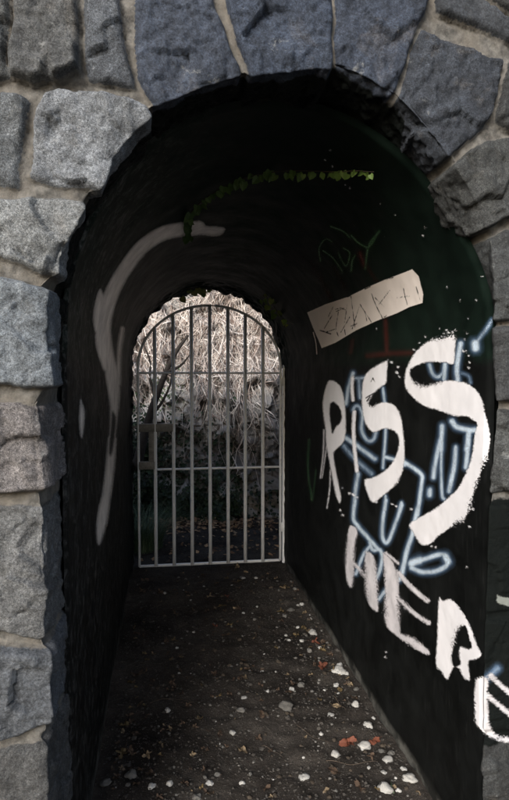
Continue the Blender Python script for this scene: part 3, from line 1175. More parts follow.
def facing_carrier(x0, y0, x1, y1, off):
    m = (qf[:, 0] > x0) & (qf[:, 0] < x1) & (qf[:, 1] > y0) & (qf[:, 1] < y1) & (Vd[:, 0] > 0.5)
    Nn = Nf
    v, f, at = keep_faces(Vd + Nn * off, FQ[:, ::-1], m, {})
    # refine twice so that the paint's rim stays crisp
    return v, f


letter('painted_letter', M['white'], E2o, dryspots=E2d, base_dry=0.25, label='white brushed stem of the last letter E at the wall end')
letter('painted_letter', M['worn_dimmed_white'], E2o, strokes=E2s, dryspots=E2d, base_dry=0.3, carrier=facing_carrier(455, 650, 540, 770, 0.004), label='last white brushed letter E running onto the end stones', margin=2.5)
M['dimmed_patch'] = paint_mat('dimmed_patch_paint', (0.17, 0.185, 0.17), amp=5.0)  # pale patch given a darker colour because the sun falls on it
letter('painted_patch', M['dimmed_patch'], [[(497, 595), (504, 597), (522, 600), (522, 609), (504, 605), (497, 602)]], carrier=facing_carrier(480, 580, 540, 620, 0.004), label='small pale patch on the blackened stone')

flk = [(*c2((320, 155))[0], 1.3), (*c2((335, 160))[0], 0.8), (*c2((345, 240))[0], 1.0), (*c2((352, 215))[0], 0.7), (*c2((340, 65))[0], 0.5), (*c2((328, 100))[0], 0.6), (*c2((350, 180))[0], 0.6), (*c2((200, 45))[0], 0.5),
       (*c2((235, 50))[0], 0.9), (*c2((245, 62))[0], 1.0), (*c2((222, 68))[0], 0.8), (*c2((265, 62))[0], 0.8), (*c2((130, 85))[0], 0.6), (*c2((100, 115))[0], 0.6), (*c2((70, 150))[0], 0.6),
       (*c1((405, 60))[0], 1.0), (*c1((440, 85))[0], 0.9), (*c1((432, 112))[0], 1.1), (*c1((447, 132))[0], 0.7), (*c1((195, 715))[0], 1.1), (*c1((215, 722))[0], 1.4), (*c1((235, 735))[0], 0.8), (*c1((160, 690))[0], 0.5),
       (*c1((410, 770))[0], 0.7), (*c1((430, 780))[0], 0.9), (*c4((50, 50))[0], 0.9), (*c4((62, 75))[0], 0.9), (*c4((225, 5))[0], 1.6), (*c4((405, 45))[0], 1.0), (*c4((280, 760))[0], 0.8), (*c4((275, 785))[0], 0.7),
       (*c3((370, 350))[0], 0.9), (*c3((352, 440))[0], 0.8), (*c3((160, 540))[0], 0.7), (*c3((340, 645))[0], 0.6), (*c3((180, 545))[0], 0.5), (*c6((300, 425))[0], 0.5), (*c6((490, 30))[0], 0.6), (*c6((480, 60))[0], 0.5),
       (436, 385, 0.6), (455, 330, 0.6), (468, 318, 0.5), (460, 300, 0.5), (447, 287, 0.5), (476, 300, 0.6), (482, 276, 0.5), (380, 204, 0.5), (395, 215, 0.5), (345, 185, 0.6), (350, 188, 0.5), (325, 160, 0.6), (332, 166, 0.5), (330, 150, 0.4)]
letter('paint_flecks', M['white'], strokes=[([(x, y), (x + r * 0.9, y + r * 0.5)], r * 0.75) for x, y, r in flk], base_dry=0.2, off=0.003, label='white paint flecks and spatter round the letters')

spray('spray_scrawl', M['spray'], [
    (c1((215, 115), (195, 180), (180, 270)), 2.0, 0.75), (c1((232, 142), (268, 140)), 1.8, 0.55), (c1((245, 150), (250, 240)), 1.8, 0.55),
    (c1((215, 300), (230, 280), (250, 290), (262, 330), (258, 390), (270, 430), (295, 455), (320, 445), (330, 415)), 2.0, 0.6),
    (c1((365, 190), (375, 280), (378, 400), (372, 500), (365, 590)), 1.6, 0.7), (c1((180, 440), (250, 490), (325, 545)), 2.2, 0.8),
    (c1((170, 480), (230, 550), (310, 620)), 2.4, 0.45), (c1((240, 620), (228, 700), (220, 800)), 2.0, 0.8), (c1((375, 535), (430, 550), (475, 575)), 1.7, 0.95),
    (c1((378, 730), (376, 800)), 1.5, 0.7), (c1((455, 775), (450, 800)), 2.0, 0.8),
    (c3((-5, 95), (25, 115), (80, 150), (112, 180), (112, 210), (100, 300), (90, 380)), 1.9, 1.0), (c3((60, 490), (35, 560), (15, 650), (5, 690)), 2.0, 0.95),
    (c3((205, 0), (180, 120), (172, 190)), 2.3, 0.9), (c3((212, 0), (210, 150), (215, 280), (225, 300)), 1.7, 0.7), (c3((285, 40), (275, 140), (250, 260)), 2.3, 0.85),
    (c3((350, 0), (340, 100), (335, 140)), 2.2, 0.9), (c3((152, 255), (152, 280)), 2.4, 1.0), (c3((8, 320), (8, 340)), 1.6, 0.9),
    (c3((60, 630), (130, 605), (210, 582), (240, 600), (235, 640), (180, 668), (110, 672), (60, 650)), 2.3, 0.9), (c3((60, 628), (100, 612)), 3.2, 1.1), (c3((230, 590), (245, 620)), 3.0, 1.1),
    (c2((150, 225), (165, 270), (190, 290), (220, 270), (228, 230)), 2.0, 0.6), (c2((230, 225), (225, 300)), 2.2, 0.8),
    (c2((310, 120), (297, 190), (290, 250), (295, 310)), 2.4, 1.0), (c2((315, 270), (350, 285), (360, 320)), 1.6, 0.4),
    (c2((470, 2), (430, 60), (385, 120)), 2.0, 0.5), (c2((383, 120), (385, 142)), 3.3, 1.15), (c2((265, 515), (290, 545), (350, 560), (385, 560)), 2.4, 1.0),
    (c2((352, 560), (340, 662)), 2.4, 0.95), (c2((215, 540), (208, 662)), 2.4, 0.95), (c2((285, 645), (283, 662)), 1.8, 0.9),
    (c4((125, 0), (118, 90), (140, 130), (200, 200), (240, 245)), 2.0, 0.9), (c4((215, 215), (170, 270), (130, 370)), 1.8, 0.7),
    (c4((200, 210), (215, 250), (250, 250), (262, 290), (250, 350), (235, 390)), 1.9, 0.85), (c4((280, 0), (265, 100), (262, 180), (280, 215), (300, 190), (330, 110), (360, 25)), 1.9, 0.85),
    (c4((450, 0), (430, 80), (410, 180), (385, 260), (360, 370), (345, 400)), 2.0, 1.0), (c4((280, 450), (245, 495)), 2.0, 0.7)],
      label='bluish white spray can scrawl among the brushed letters')
spray('spray_mist', M['spray'], [(c5((345, 395), (318, 420), (290, 440)), 3.2, 0.45)], carrier=facing_carrier(455, 640, 540, 720, 0.0025), label='soft spray mist beside the last letter')

letter('painted_band', M['pale'],
       [c6((28, 362), (100, 330), (190, 300), (260, 265), (330, 235), (440, 193), (465, 220), (483, 290), (480, 325), (430, 340), (380, 365), (300, 395), (220, 432), (140, 480), (85, 502), (72, 470), (50, 420))],
       cuts=[(c6(*p), w * 0.62) for p, w in [
           (((95, 425), (125, 375)), .45), (((150, 360), (140, 430)), .4), (((160, 440), (195, 380)), .45), (((200, 300), (215, 420)), .4), (((205, 425), (235, 330)), .4),
           (((235, 330), (280, 400)), .5), (((280, 290), (300, 340)), .5), (((300, 340), (325, 388)), .5), (((310, 330), (352, 275)), .5), (((295, 305), (330, 340)), .35),
           (((380, 305), (430, 298)), .35), (((405, 268), (420, 330)), .35), (((455, 262), (470, 312)), .4), (((78, 432), (120, 446)), .8), (((98, 440), (135, 428)), .5),
           (((138, 350), (160, 344), (178, 352)), .5), (((142, 358), (172, 346)), .4), (((180, 302), (195, 298)), .7), (((255, 270), (275, 260)), .7), (((340, 232), (365, 224)), .6),
           (((145, 440), (150, 455)), .5), (((175, 430), (178, 450)), .5), (((200, 415), (225, 405)), .6), (((110, 380), (130, 340)), .3), (((330, 380), (340, 374)), .6),
           (((255, 360), (262, 395)), .35), (((185, 330), (175, 400)), .3)]],
       strokes=[(c6((52, 440), (62, 480), (66, 525)), 0.5)], base_dry=0.05, curved=False, label='pale scratched band of paint over the letters', off=0.003)

letter('faded_swoosh', M['faded'],
       [cl((275, 70), (300, 68), (312, 78), (355, 82), (345, 98), (310, 97), (270, 92), (222, 106), (182, 140), (152, 180), (130, 220), (116, 260), (110, 300), (114, 340), (127, 400), (129, 450),
           (120, 530), (112, 600), (110, 650), (100, 720), (85, 768), (79, 745), (82, 700), (96, 640), (105, 580), (108, 520), (108, 470), (101, 420), (95, 370), (84, 330), (72, 290), (75, 250), (86, 215),
           (95, 228), (107, 240), (125, 200), (150, 160), (185, 115), (225, 85)),
        cl((45, 455), (52, 480), (50, 520), (46, 535), (42, 500))],
       [cl((113, 480), (121, 500), (112, 570), (106, 560))],
       strokes=[(cl((300, 82), (230, 92), (180, 122), (145, 165), (115, 215), (95, 270), (92, 330), (106, 380)), 6.8), (cl((100, 360), (114, 420), (118, 470)), 4.5), (cl((113, 540), (106, 620), (92, 720)), 4.2), (cl((135, 300), (128, 350), (126, 420)), 2.2)],
       dryspots=[(*cl((100, 300))[0], 30, 0.35), (*cl((110, 500))[0], 45, 0.45), (*cl((132, 350))[0], 22, 0.5)], label='faded grey curved stroke up the left wall and over the vault', step=0.004)

spray('green_scribble', M['greenspray'], [(c6(*p), 1.1, 0.9) for p in [
    ((80, 160), (75, 110), (100, 75), (125, 85)), ((90, 120), (130, 150), (165, 200)), ((120, 25), (170, 45), (195, 70)), ((150, 130), (180, 180), (195, 130), (170, 110)),
    ((215, 140), (205, 160), (200, 200)), ((310, 45), (270, 100), (255, 190)), ((200, 60), (230, 90), (270, 105), (300, 60))]]
    + [([(309, 440), (308, 470), (312, 500)], 1.2, 0.6), ([(316, 470), (313, 497)], 0.8, 0.5)], label='thin green marker scribble')
spray('red_streaks', M['redspray'], [(c6(*p), w, k) for p, w, k in [
    (((10, 145), (50, 180), (85, 240), (120, 305)), 1.8, .7), (((235, 130), (250, 175)), 2.2, 1.3), (((335, 395), (340, 520)), 2.0, .9), (((205, 470), (198, 520)), 1.8, .6),
    (((265, 532), (340, 524), (435, 520)), 2.4, .7), (((130, 180), (180, 270)), 1.5, .5), (((260, 180), (300, 240)), 1.5, .5)]], label='faint red spray streaks')

# ================================================================== THE GATE
GY_ = 4.47


def gp(px, py):
    return on_plane_y(np.array(float(px)), np.array(float(py)), GY_)


gate = bpy.data.objects.new('metal_gate', None)
col.objects.link(gate)
gl = gp(138.7, 567)
gr_ = gp(280.3, 563)
gate.location = (float(gl[0]), GY_, 0)
GL = np.array(gate.location)
tag(gate, 'arched grey metal bar gate closing the far end of the tunnel', 'gate')
x_l, x_r = float(gp(138.6, 470)[0]), float(gp(280.4, 470)[0])
z_b = 0.022
z_sp = float(gp(210, 368)[2])
z_ap = float(gp(210, 305.5)[2])
xm, hw = (x_l + x_r) / 2, (x_r - x_l) / 2


def arch_z(x):
    return z_sp + (z_ap - z_sp) * math.sqrt(max(0, 1 - ((x - xm) / hw) ** 2))


f = Tubes()
pts = [(x_l, GY_, z_b), (x_l, GY_, 0.7), (x_l, GY_, z_sp)]
for a in np.linspace(math.pi, 0, 41)[1:-1]:
    pts.append((xm + hw * math.cos(a), GY_, z_sp + (z_ap - z_sp) * math.sin(a)))
pts += [(x_r, GY_, z_sp), (x_r, GY_, 0.7), (x_r, GY_, z_b)]
f.tube(pts, 0.0095, 10)
f.build('frame', M['metal'], gate, GL)
bpy.data.objects['frame'].location = (0, 0, 0)
bar_px = [155.4, 173.7, 191.9, 210.0, 228.0, 245.2, 262.7]
for b in bar_px:
    x = float(gp(b, 470)[0])
    t = Tubes()
    t.tube([(x, GY_ - 0.004, z_b - 0.004), (x, GY_ - 0.004, 0.5), (x, GY_ - 0.004, 1.0), (x, GY_ - 0.004, arch_z(x) - 0.002)], 0.0132, 12)
    t.build('bar', M['metal'], gate, GL).location = (0, 0, 0)
for (py, xa, xb, rr) in ((373, x_l, x_r, 0.0078), (468.5, float(gp(157, 468)[0]), x_r, 0.0085), (566, x_l, x_r, 0.011)):
    z = float(gp(210, py)[2]) if py != 566 else z_b
    t = Tubes()
    n = 7
    t.tube([(xa + (xb - xa) * i / n, GY_ + 0.006, z) for i in range(n + 1)], rr, 10)
    t.build('rail', M['metal'], gate, GL).location = (0, 0, 0)


def gbox(name, px0, py0, px1, py1, dy0, dy1, parent=None, bev=0.002):
    a, b = gp(px0, py0), gp(px1, py1)
    t = Tubes()
    t.box((min(a[0], b[0]), GY_ + dy0, min(a[2], b[2])), (max(a[0], b[0]), GY_ + dy1, max(a[2], b[2])), bev)
    o = t.build(name, M['dark_metal'], parent or gate, GL)
    o.location = (0, 0, 0)
    return o


lock = gbox('lock_plate', 139, 424, 173.5, 431.5, -0.016, 0.016)
gbox('lock_strap', 148.5, 431.8, 154.2, 461.5, -0.012, 0.012, lock)
gbox('lock_keeper', 139, 461.8, 155.5, 469, -0.016, 0.016, lock)
t = Tubes()
a, b = gp(129.5, 426.5), gp(139.5, 426.5)
t.tube([tuple(a), tuple((a + b) / 2), tuple(b)], 0.007, 8)
t.build('bolt', M['dark_metal'], lock, GL).location = (0, 0, 0)

post = bpy.data.objects.new('gate_post', None)
col.objects.link(post)
pp = gp(284.2, 470)
post.location = (float(pp[0]), GY_ + 0.01, 0)
PL = np.array(post.location)
tag(post, 'slim pale hinge post fixed to the wall at the gate edge', 'gate post')
t = Tubes()
zt = float(gp(285, 368)[2])
t.box((pp[0] - 0.013, GY_ - 0.003, 0.0), (pp[0] + 0.013, GY_ + 0.023, zt), 0.003)
t.build('upright', M['metal'], post, PL).location = (0, 0, 0)
t = Tubes()
t.tube([(pp[0], GY_ + 0.01, zt), (pp[0], GY_ + 0.01, zt + 0.008), (pp[0], GY_ + 0.01, zt + 0.02), (pp[0], GY_ + 0.01, zt + 0.035)], [0.010, 0.014, 0.011, 0.004], 10)
t.build('finial', M['metal'], post, PL).location = (0, 0, 0)
for zz in (0.28, zt - 0.10):
    t = Tubes()
    xh = (x_r + pp[0]) / 2
    t.tube([(xh, GY_, zz - 0.035), (xh, GY_, zz), (xh, GY_, zz + 0.035)], 0.0085, 10)
    t.build('hinge', M['metal'], post, PL).location = (0, 0, 0)
post_edge = [(285, 367)]

# ================================================================== BEYOND THE GATE: rubble retaining wall, creeper, ivy, grass, litter
def bank_y(x, z):
    return 6.02 + 0.26 * z + 0.34 * np.clip(z - 1.1, 0, None) - 0.06 * (x - 0.3)


bxs = np.concatenate([np.linspace(-3.0, -0.9, 60, endpoint=False), np.linspace(-0.9, 2.0, 290, endpoint=False), np.linspace(2.0, 4.2, 60)])
bzs = np.linspace(-0.1, 4.0, 400)
NBX, NBZ = len(bxs), len(bzs)
BX, BZ = np.meshgrid(bxs, bzs)
bxf, bzf = BX.ravel(), BZ.ravel()
byf = bank_y(bxf, bzf)
pb = np.stack([bxf, np.zeros_like(bxf), bzf * 1.25], -1)
pb = pb + 0.05 * np.stack([fbm(pb * 5, 2, 1), 0 * bxf, fbm(pb * 5, 2, 2)], -1)
# rubble: cells with a joint between them
q = pb * np.array([4.2, 1, 4.2])
fl = np.floor(q[:, [0, 2]])
d1 = np.full(len(q), 9.0)
d2 = np.full(len(q), 9.0)
cid = np.zeros(len(q))
for a in (-1, 0, 1):
    for b in (-1, 0, 1):
        c = fl + np.array([a, b])
        z0_ = np.zeros(len(q))
        ctr = c + 0.15 + 0.7 * np.stack([_h(c[:, 0], c[:, 1], z0_, 5), _h(c[:, 0], c[:, 1], z0_, 6)], 1)
        d = np.hypot(*(q[:, [0, 2]] - ctr).T)
        hid = _h(c[:, 0], c[:, 1], z0_, 7)
        closer = d < d1
        d2 = np.where(closer, d1, np.minimum(d2, d))
        cid = np.where(closer, hid, cid)
        d1 = np.where(closer, d, d1)
gap = smooth(0.0, 0.09, d2 - d1)
pr = np.stack([bxf, byf, bzf], -1)
byf = byf - gap * (0.02 + 0.05 * cid) - facets(pr * 4.2, 12) * 0.22 - facets(pr * 13, 15) * 0.05 - 0.03 * fbm(pr * 9, 5, 14)
bv = np.stack([bxf, byf, bzf], -1)
bank = link('retaining_wall', mesh('retaining_wall', bv - np.array([0.3, 6.1, 0]), grid_faces(NBZ, NBX), M['rock'], True, {'joint': 1 - gap, 'tint': np.clip(0.15 + 0.45 * cid + 0.75 * np.exp(-((bxf + 0.32) / 0.30) ** 2) * (0.6 + 0.4 * vnoise(pr * 3, 44)), 0, 1)}), None, (0.3, 6.1, 0))
tag(bank, 'rough rubble retaining wall behind the gate hung with dry creeper', 'retaining wall')


def bank_at(x, z):
    i = int(np.clip((z + 0.1) / 4.1 * (NBZ - 1), 0, NBZ - 1))
    j = min(int(np.searchsorted(bxs, x)), NBX - 1)
    return byf[i * NBX + j]


# dry creeper: thin stems that fall over the wall from its top
tv, tf, tc = [], [], []
nv = 0


def add_strip(pts, rad, tint, sides=3):
    global nv
    pts = np.asarray(pts)
    n = len(pts)
    tan = np.gradient(pts, axis=0)
    tan /= np.linalg.norm(tan, axis=1)[:, None] + 1e-9
    u = np.cross(tan, np.array([0, 1.0, 0.13]))
    u /= np.linalg.norm(u, axis=1)[:, None] + 1e-9
    w = np.cross(tan, u)
    rr = np.linspace(rad, rad * 0.5, n)[:, None]
    for a in range(sides):
        an = 2 * math.pi * a / sides
        tv.append(pts + rr * (math.cos(an) * u + math.sin(an) * w))
    tc.append(np.full(n * sides, tint))
    for i in range(n - 1):
        for a in range(sides):
            b = (a + 1) % sides
            tf.append((nv + a * n + i, nv + a * n + i + 1, nv + b * n + i + 1, nv + b * n + i))
    nv += n * sides


for k in range(7000):
    x = random.uniform(-0.9, 1.9)
    z = random.triangular(0.6, 3.4, 2.25)
    dens = 0.36 + 1.0 * float(fbm(np.array([x * 1.9 - z * 0.9, z * 1.1 + x * 0.4, 0.5]), 2, 61)) + 0.34 * (z - 1.3)
    if random.random() > dens:
        continue
    ang = random.choice((-1.57, -1.57, -2.0, -1.2)) + random.gauss(0, 0.38)
    L = random.uniform(0.15, 0.8)
    n = 8
    pts = []
    lift_ = random.uniform(0.0, 0.09)
    for i in range(n):
        pts.append((x, bank_at(x, z) - 0.015 - lift_ * math.sin(math.pi * (i + 0.5) / n) - 0.012 * random.random(), z))
        x += math.cos(ang) * L / n
        z += math.sin(ang) * L / n
        ang += random.gauss(0, 0.26)
        z = max(z, 0.05)
    add_strip(pts, random.choice((0.0016, 0.002, 0.0026, 0.0035, 0.0065)), random.random() ** 0.5 * (1.0 if random.random() < 0.75 else 0.25))
cre = link('dry_creeper', mesh('dry_creeper', np.vstack(tv), np.array(tf), M['straw'], True, {'tint': np.concatenate(tc)}))
tag(cre, 'tangle of pale leafless creeper stems on the rubble wall', 'creeper', kind='stuff')

# a thick dark creeper trunk leaning across the wall
trunk = Tubes()
tp = [on_plane_y(np.array(float(a)), np.array(float(b)), 5.75) for a, b in ((136, 470), (143, 440), (150, 415), (158, 392), (166, 372), (176, 352), (188, 335))]
trunk.tube(catmull(tp, 4), np.linspace(0.05, 0.014, 25), 9)
for (a, b) in ((((152, 412), (165, 398), (170, 380))), (((146, 432), (160, 425), (168, 405)))) if False else []:
    pass
for pts_ in (((150, 416), (160, 405), (170, 385), (172, 365)), ((157, 394), (150, 380), (150, 362), (144, 345)), ((166, 372), (180, 366), (192, 352))):
    q_ = [on_plane_y(np.array(float(a)), np.array(float(b)), 5.74) for a, b in pts_]
    trunk.tube(catmull(q_, 3), np.linspace(0.018, 0.006, (len(q_) - 1) * 3 + 1), 7)
tl = tuple(float(v) for v in tp[0])
M['dark_bark'] = mottled('dark_creeper_bark', (0.018, 0.015, 0.013), (0.05, 0.042, 0.036), 40, 0.9, 0.6)
o = trunk.build('creeper_trunk', M['dark_bark'], None, (tl[0], tl[1], 0))
tag(o, 'dark leaning creeper trunk behind the left bars of the gate', 'creeper trunk')


# scattered leaves as one mesh
def leaf_cloud(name, places, mat, sizes, tints, normal_fn, label, cat, kind='stuff'):
    vs, fs, tn = [], [], []
    base = np.array([(0, 0, 0), (0.35, 0.28, 0.06), (0.12, 0.75, 0.02), (0, 1.0, -0.06), (-0.12, 0.75, 0.02), (-0.35, 0.28, 0.06)])
    n = 0
    for (p, s, ti) in zip(places, sizes, tints):
        nrm = Vector(normal_fn(p)).normalized()
        rot = nrm.to_track_quat('Z', 'Y').to_matrix().to_3x3()
        a = random.uniform(0, 6.28)
        ca, sa = math.cos(a), math.sin(a)
        b = base * s
        b = np.stack([b[:, 0] * ca - b[:, 1] * sa, b[:, 0] * sa + b[:, 1] * ca, b[:, 2]], 1)
        vs.append(b @ np.array(rot).T + p)
        fs += [(n, n + 1, n + 2, n + 3), (n, n + 3, n + 4, n + 5)]
        tn.append(np.full(6, ti))
        n += 6
    o = link(name, mesh(name, np.vstack(vs), np.array(fs), mat, False, {'tint': np.concatenate(tn)}))
    return tag(o, label, cat, kind=kind)


pl, sz, ti = [], [], []
while len(pl) < 9000:
    x, z = random.uniform(-1.0, 2.0), random.uniform(0.02, 1.25)
    dens = np.exp(-max(0, z - 0.62 + 0.35 * x) / 0.2) * (0.25 + 0.75 * float(vnoise(np.array([x * 2.2, z * 2.2, 1.0]), 8) > -0.25))
    if x > 0.72:
        dens *= 0.10
    if random.random() > dens:
        continue
    pl.append(np.array([x, bank_at(x, z) - random.uniform(0.01, 0.16), z]))
    sz.append(random.uniform(0.025, 0.055))
    ti.append(random.random() ** 2 * 0.6)
for k in range(110):                              # a few greener leaves higher up behind the lock
    x, z = random.gauss(-0.02, 0.10), random.gauss(1.27, 0.12)
    pl.append(np.array([x, bank_at(x, z) - random.uniform(0.01, 0.09), z]))
    sz.append(random.uniform(0.02, 0.04))
    ti.append(random.uniform(0.5, 1.0))
leaf_cloud('ivy', pl, M['ivy'], sz, ti, lambda p: (random.gauss(0, .5), -1, random.gauss(0.5, .5)), 'dark green ivy over the foot of the rubble wall', 'ivy')

# leaf litter beyond the gate and drifted at the wall's foot
pl, sz, ti = [], [], []
for k in range(900):
    if random.random() < 0.62:
        x = random.uniform(-0.15, 1.0)
        y = float(bank_y(x, 0)) - 0.22 - abs(random.gauss(0, 0.13))
        zz = random.uniform(0, 0.05) * math.exp(-abs(y - 5.8) * 4)
    else:
        x, y, zz = random.uniform(-0.5, 1.4), random.uniform(4.62, 5.9), 0
    pl.append(np.array([x, y, float(ground_z(np.array(x), np.array(y))) + 0.006 + zz + random.uniform(0, 0.012)]))
    sz.append(random.uniform(0.02, 0.055))
    ti.append(random.random() ** 0.8)
leaf_cloud('leaf_litter', pl, M['litter'], sz, ti, lambda p: (random.gauss(0, .35), random.gauss(-0.15, .35), 1), 'brown fallen leaves drifted at the foot of the rubble wall', 'leaf litter')


def blades(name, cx, cy, n, spread, height, mat, label, cat, lean=0.6):
    vs, fs, tn = [], [], []
    m = 0
    for k in range(n):
        a = random.uniform(0, 6.28)
        r = spread * math.sqrt(random.random())
        x, y = cx + r * math.cos(a), cy + r * math.sin(a)
        h = height * random.uniform(0.55, 1.1)
        d = a + random.gauss(0, 0.5)
        ln = h * lean * random.uniform(0.3, 1.2)
        w = random.uniform(0.0012, 0.0026)
        nn = 6
        for i in range(nn):
            u = i / (nn - 1)
            px_ = x + math.cos(d) * ln * u ** 1.8
            py_ = y + math.sin(d) * ln * u ** 1.8
            pz_ = h * (u - 0.28 * u ** 3 * lean) - 0.01
            ww = w * (1 - u * 0.92)
            vs += [(px_ - math.sin(d) * ww - cx, py_ + math.cos(d) * ww - cy, pz_), (px_ + math.sin(d) * ww - cx, py_ - math.cos(d) * ww - cy, pz_)]
        for i in range(nn - 1):
            q0 = m + i * 2
            fs.append((q0, q0 + 1, q0 + 3, q0 + 2))
        tn.append(np.full(nn * 2, random.random()))
        m += nn * 2
    o = link(name, mesh(name, np.array(vs), np.array(fs), mat, True, {'tint': np.concatenate(tn)}), None, (cx, cy, 0))
    return tag(o, label, cat)


blades('grass_clump', -0.21, 5.05, 900, 0.17, 0.44, M['grass'], 'clump of long dull green grass just beyond the gate at its lock side', 'grass clump', 1.0)
g2 = on_ground(394, 792)
blades('grass_tuft', float(g2[0]), float(g2[1]), 7, 0.012, 0.03, M['grass'], 'tiny green grass sprig at the foot of the graffiti wall', 'grass tuft', 0.9)


# --- creeping vine on the vault
def on_lining(px, py, off):
    d = ray(np.array(float(px)), np.array(float(py)))
    lo = Y_NEAR
    for Y in np.arange(Y_NEAR, Y_FAR, 0.004):
        p = EYE + d * (Y / d[1])
        k = (Y - Y_NEAR) / (Y_FAR - Y_NEAR)
        zs, b = 1.55 - 0.05 * k, 0.650 - 0.045 * k
        a_, b_ = HA - off - 0.009, b - off - 0.009
        if p[2] > zs:
            if ((p[0] - XC) / a_) ** 2 + ((p[2] - zs) / b_) ** 2 >= 1:
                return p
        elif abs(p[0] - XC) > a_:
            return p
    return EYE + d * (Y_FAR / d[1])


def heart(s):
    b = np.array([(0, 0, 0), (0.34, -0.12, 0.05), (0.5, 0.22, 0.08), (0.34, 0.62, 0.04), (0, 1.0, -0.1), (-0.34, 0.62, 0.04), (-0.5, 0.22, 0.08), (-0.34, -0.12, 0.05), (0, 0.45, -0.02)]) * s
    f = [(8, 0, 1), (8, 1, 2), (8, 2, 3), (8, 3, 4), (8, 4, 5), (8, 5, 6), (8, 6, 7), (8, 7, 0)]
    return b, f


def vine(name, pts_px, nleaf, size, label, tint_fn, spread=0.012, offs=0.012):
    w = np.array([on_lining(a, b, offs) for a, b in pts_px])
    path = catmull(w, 8)
    root = bpy.data.objects.new(name, None)
    col.objects.link(root)
    root.location = path[0]
    tag(root, label, 'vine')
    t = Tubes()
    t.tube(path, np.linspace(0.003, 0.0012, len(path)), 6)
    t.build('stem', M['twig'], root, path[0]).location = (0, 0, 0)
    vs, fs, tn = [], [], []
    n = 0
    for k in range(nleaf):
        u = (k + random.random() * 0.7) / nleaf
        p = path[min(int(u * (len(path) - 1)), len(path) - 1)] + np.array([random.gauss(0, spread), random.gauss(0, spread), random.gauss(-0.004, spread)])
        sgn = size * random.uniform(0.7, 1.2) * (1 - 0.55 * u ** 3)
        b, f_ = heart(sgn)
        nrm = Vector((random.gauss(0, .4) - 0.2, random.gauss(-0.8, .25), random.gauss(-0.6, .3))).normalized()
        rot = np.array(nrm.to_track_quat('Z', 'Y').to_matrix())
        a = random.uniform(-0.7, 0.7) + math.pi
        ca, sa = math.cos(a), math.sin(a)
        b = np.stack([b[:, 0] * ca - b[:, 1] * sa, b[:, 0] * sa + b[:, 1] * ca, b[:, 2]], 1)
        vs.append(b @ rot.T + p - path[0])
        fs += [tuple(n + i for i in q) for q in f_]
        tn.append(np.full(9, tint_fn(u)))
        n += 9
    link('leaves', mesh('leaves', np.vstack(vs), np.array(fs), M['vine'], False, {'tint': np.concatenate(tn)}), root)
    return root


vine('creeping_vine', [(191, 236), (188, 226), (190, 214), (202, 201), (220, 189), (240, 180), (262, 174), (285, 171), (310, 171), (335, 172), (355, 171), (374, 172)], 62, 0.034,
     'trailing green vine strand creeping over the dark vault', lambda u: 0.0 + 0.42 * u ** 1.2 + random.uniform(-.06, .06), 0.006)
vine('ivy_sprig', [(186, 289), (196, 288), (206, 289), (214, 291)], 9, 0.05, 'yellow green ivy sprig over the top of the far opening', lambda u: random.uniform(.6, 1.0), 0.02, 0.02)
vine('ivy_sprig', [(262, 296), (270, 300), (276, 310), (283, 318), (293, 324)], 16, 0.045, 'drooping ivy sprig on the upper corner of the far opening by the graffiti wall', lambda u: random.uniform(.15, .7), 0.022, 0.02)

# ================================================================== PEBBLES, LEAVES AND TWIGS ON THE FLOOR
def rock_mesh(seed, mat, sub=3, jag=0.3):
    bm = bmesh.new()
    bmesh.ops.create_icosphere(bm, subdivisions=sub, radius=0.5)
    v = np.array([x.co[:] for x in bm.verts])
    f = np.array([[y.index for y in x.verts] for x in bm.faces])
    bm.free()
    r = 1 + jag * fbm(v * 2.1 + seed * 5.3, 3, seed) + 0.35 * facets(v * 2.0 + seed * 3.1, seed)
    v = v * r[:, None] * np.array([1, 0.82, 0.62])
    v[:, 2] = np.where(v[:, 2] < -0.18, -0.18 + (v[:, 2] + 0.18) * 0.3, v[:, 2])
    return mesh('pebble', v, f, mat, True)


WHITE = [rock_mesh(i, M['white_stone']) for i in range(1, 7)]
M['clod'] = mottled('earth_clod', (0.03, 0.025, 0.02), (0.085, 0.07, 0.056), 40, 0.95, 0.5, 0.1, obj_var=0.3)
CLOD = [rock_mesh(i + 40, M['clod'], 2, 0.5) for i in range(1, 5)]
GREY = [rock_mesh(i + 20, M['grey_stone']) for i in range(1, 6)]


def leaf_mesh(kind, mat, seed):
    rr = random.Random(seed)
    na = 48
    rings = 4
    v = [(0, 0, 0)]
    for r in range(1, rings + 1):
        for k in range(na):
            a = 2 * math.pi * k / na
            if kind == 'lobed':
                rad = 0.17 + (0.20 + 0.14 * math.sin(a)) * abs(math.cos(2.5 * (a - math.pi / 2))) ** 2.2 + 0.03 * rr.uniform(-1, 1)
            else:
                rad = 0.5 / math.sqrt((math.sin(a)) ** 2 + (math.cos(a) / 0.48) ** 2) * (1 + 0.16 * rr.uniform(-1, 1))
            u = r / rings
            x, y = rad * u * math.cos(a), rad * u * math.sin(a)
            z = 0.45 * (abs(x) ** 1.3) + 0.10 * math.sin(3 * y + seed) * u + 0.09 * u * math.sin(a * 3 + seed * 2.1)
            v.append((x, y, z))
    f = [(0, 1 + k, 1 + (k + 1) % na) for k in range(na)]
    for r in range(rings - 1):
        for k in range(na):
            a, b = 1 + r * na + k, 1 + r * na + (k + 1) % na
            f.append((a, b, b + na, a + na))
    # stalk
    n = len(v)
    v += [(-0.008, -0.3, 0.015), (0.008, -0.3, 0.015), (0.006, -0.72, 0.05), (-0.006, -0.72, 0.05)]
    f.append((n, n + 1, n + 2, n + 3))
    v = np.array(v)
    v[:, 2] -= v[:, 2].min()
    return mesh('fallen_leaf', v, f, mat, True)


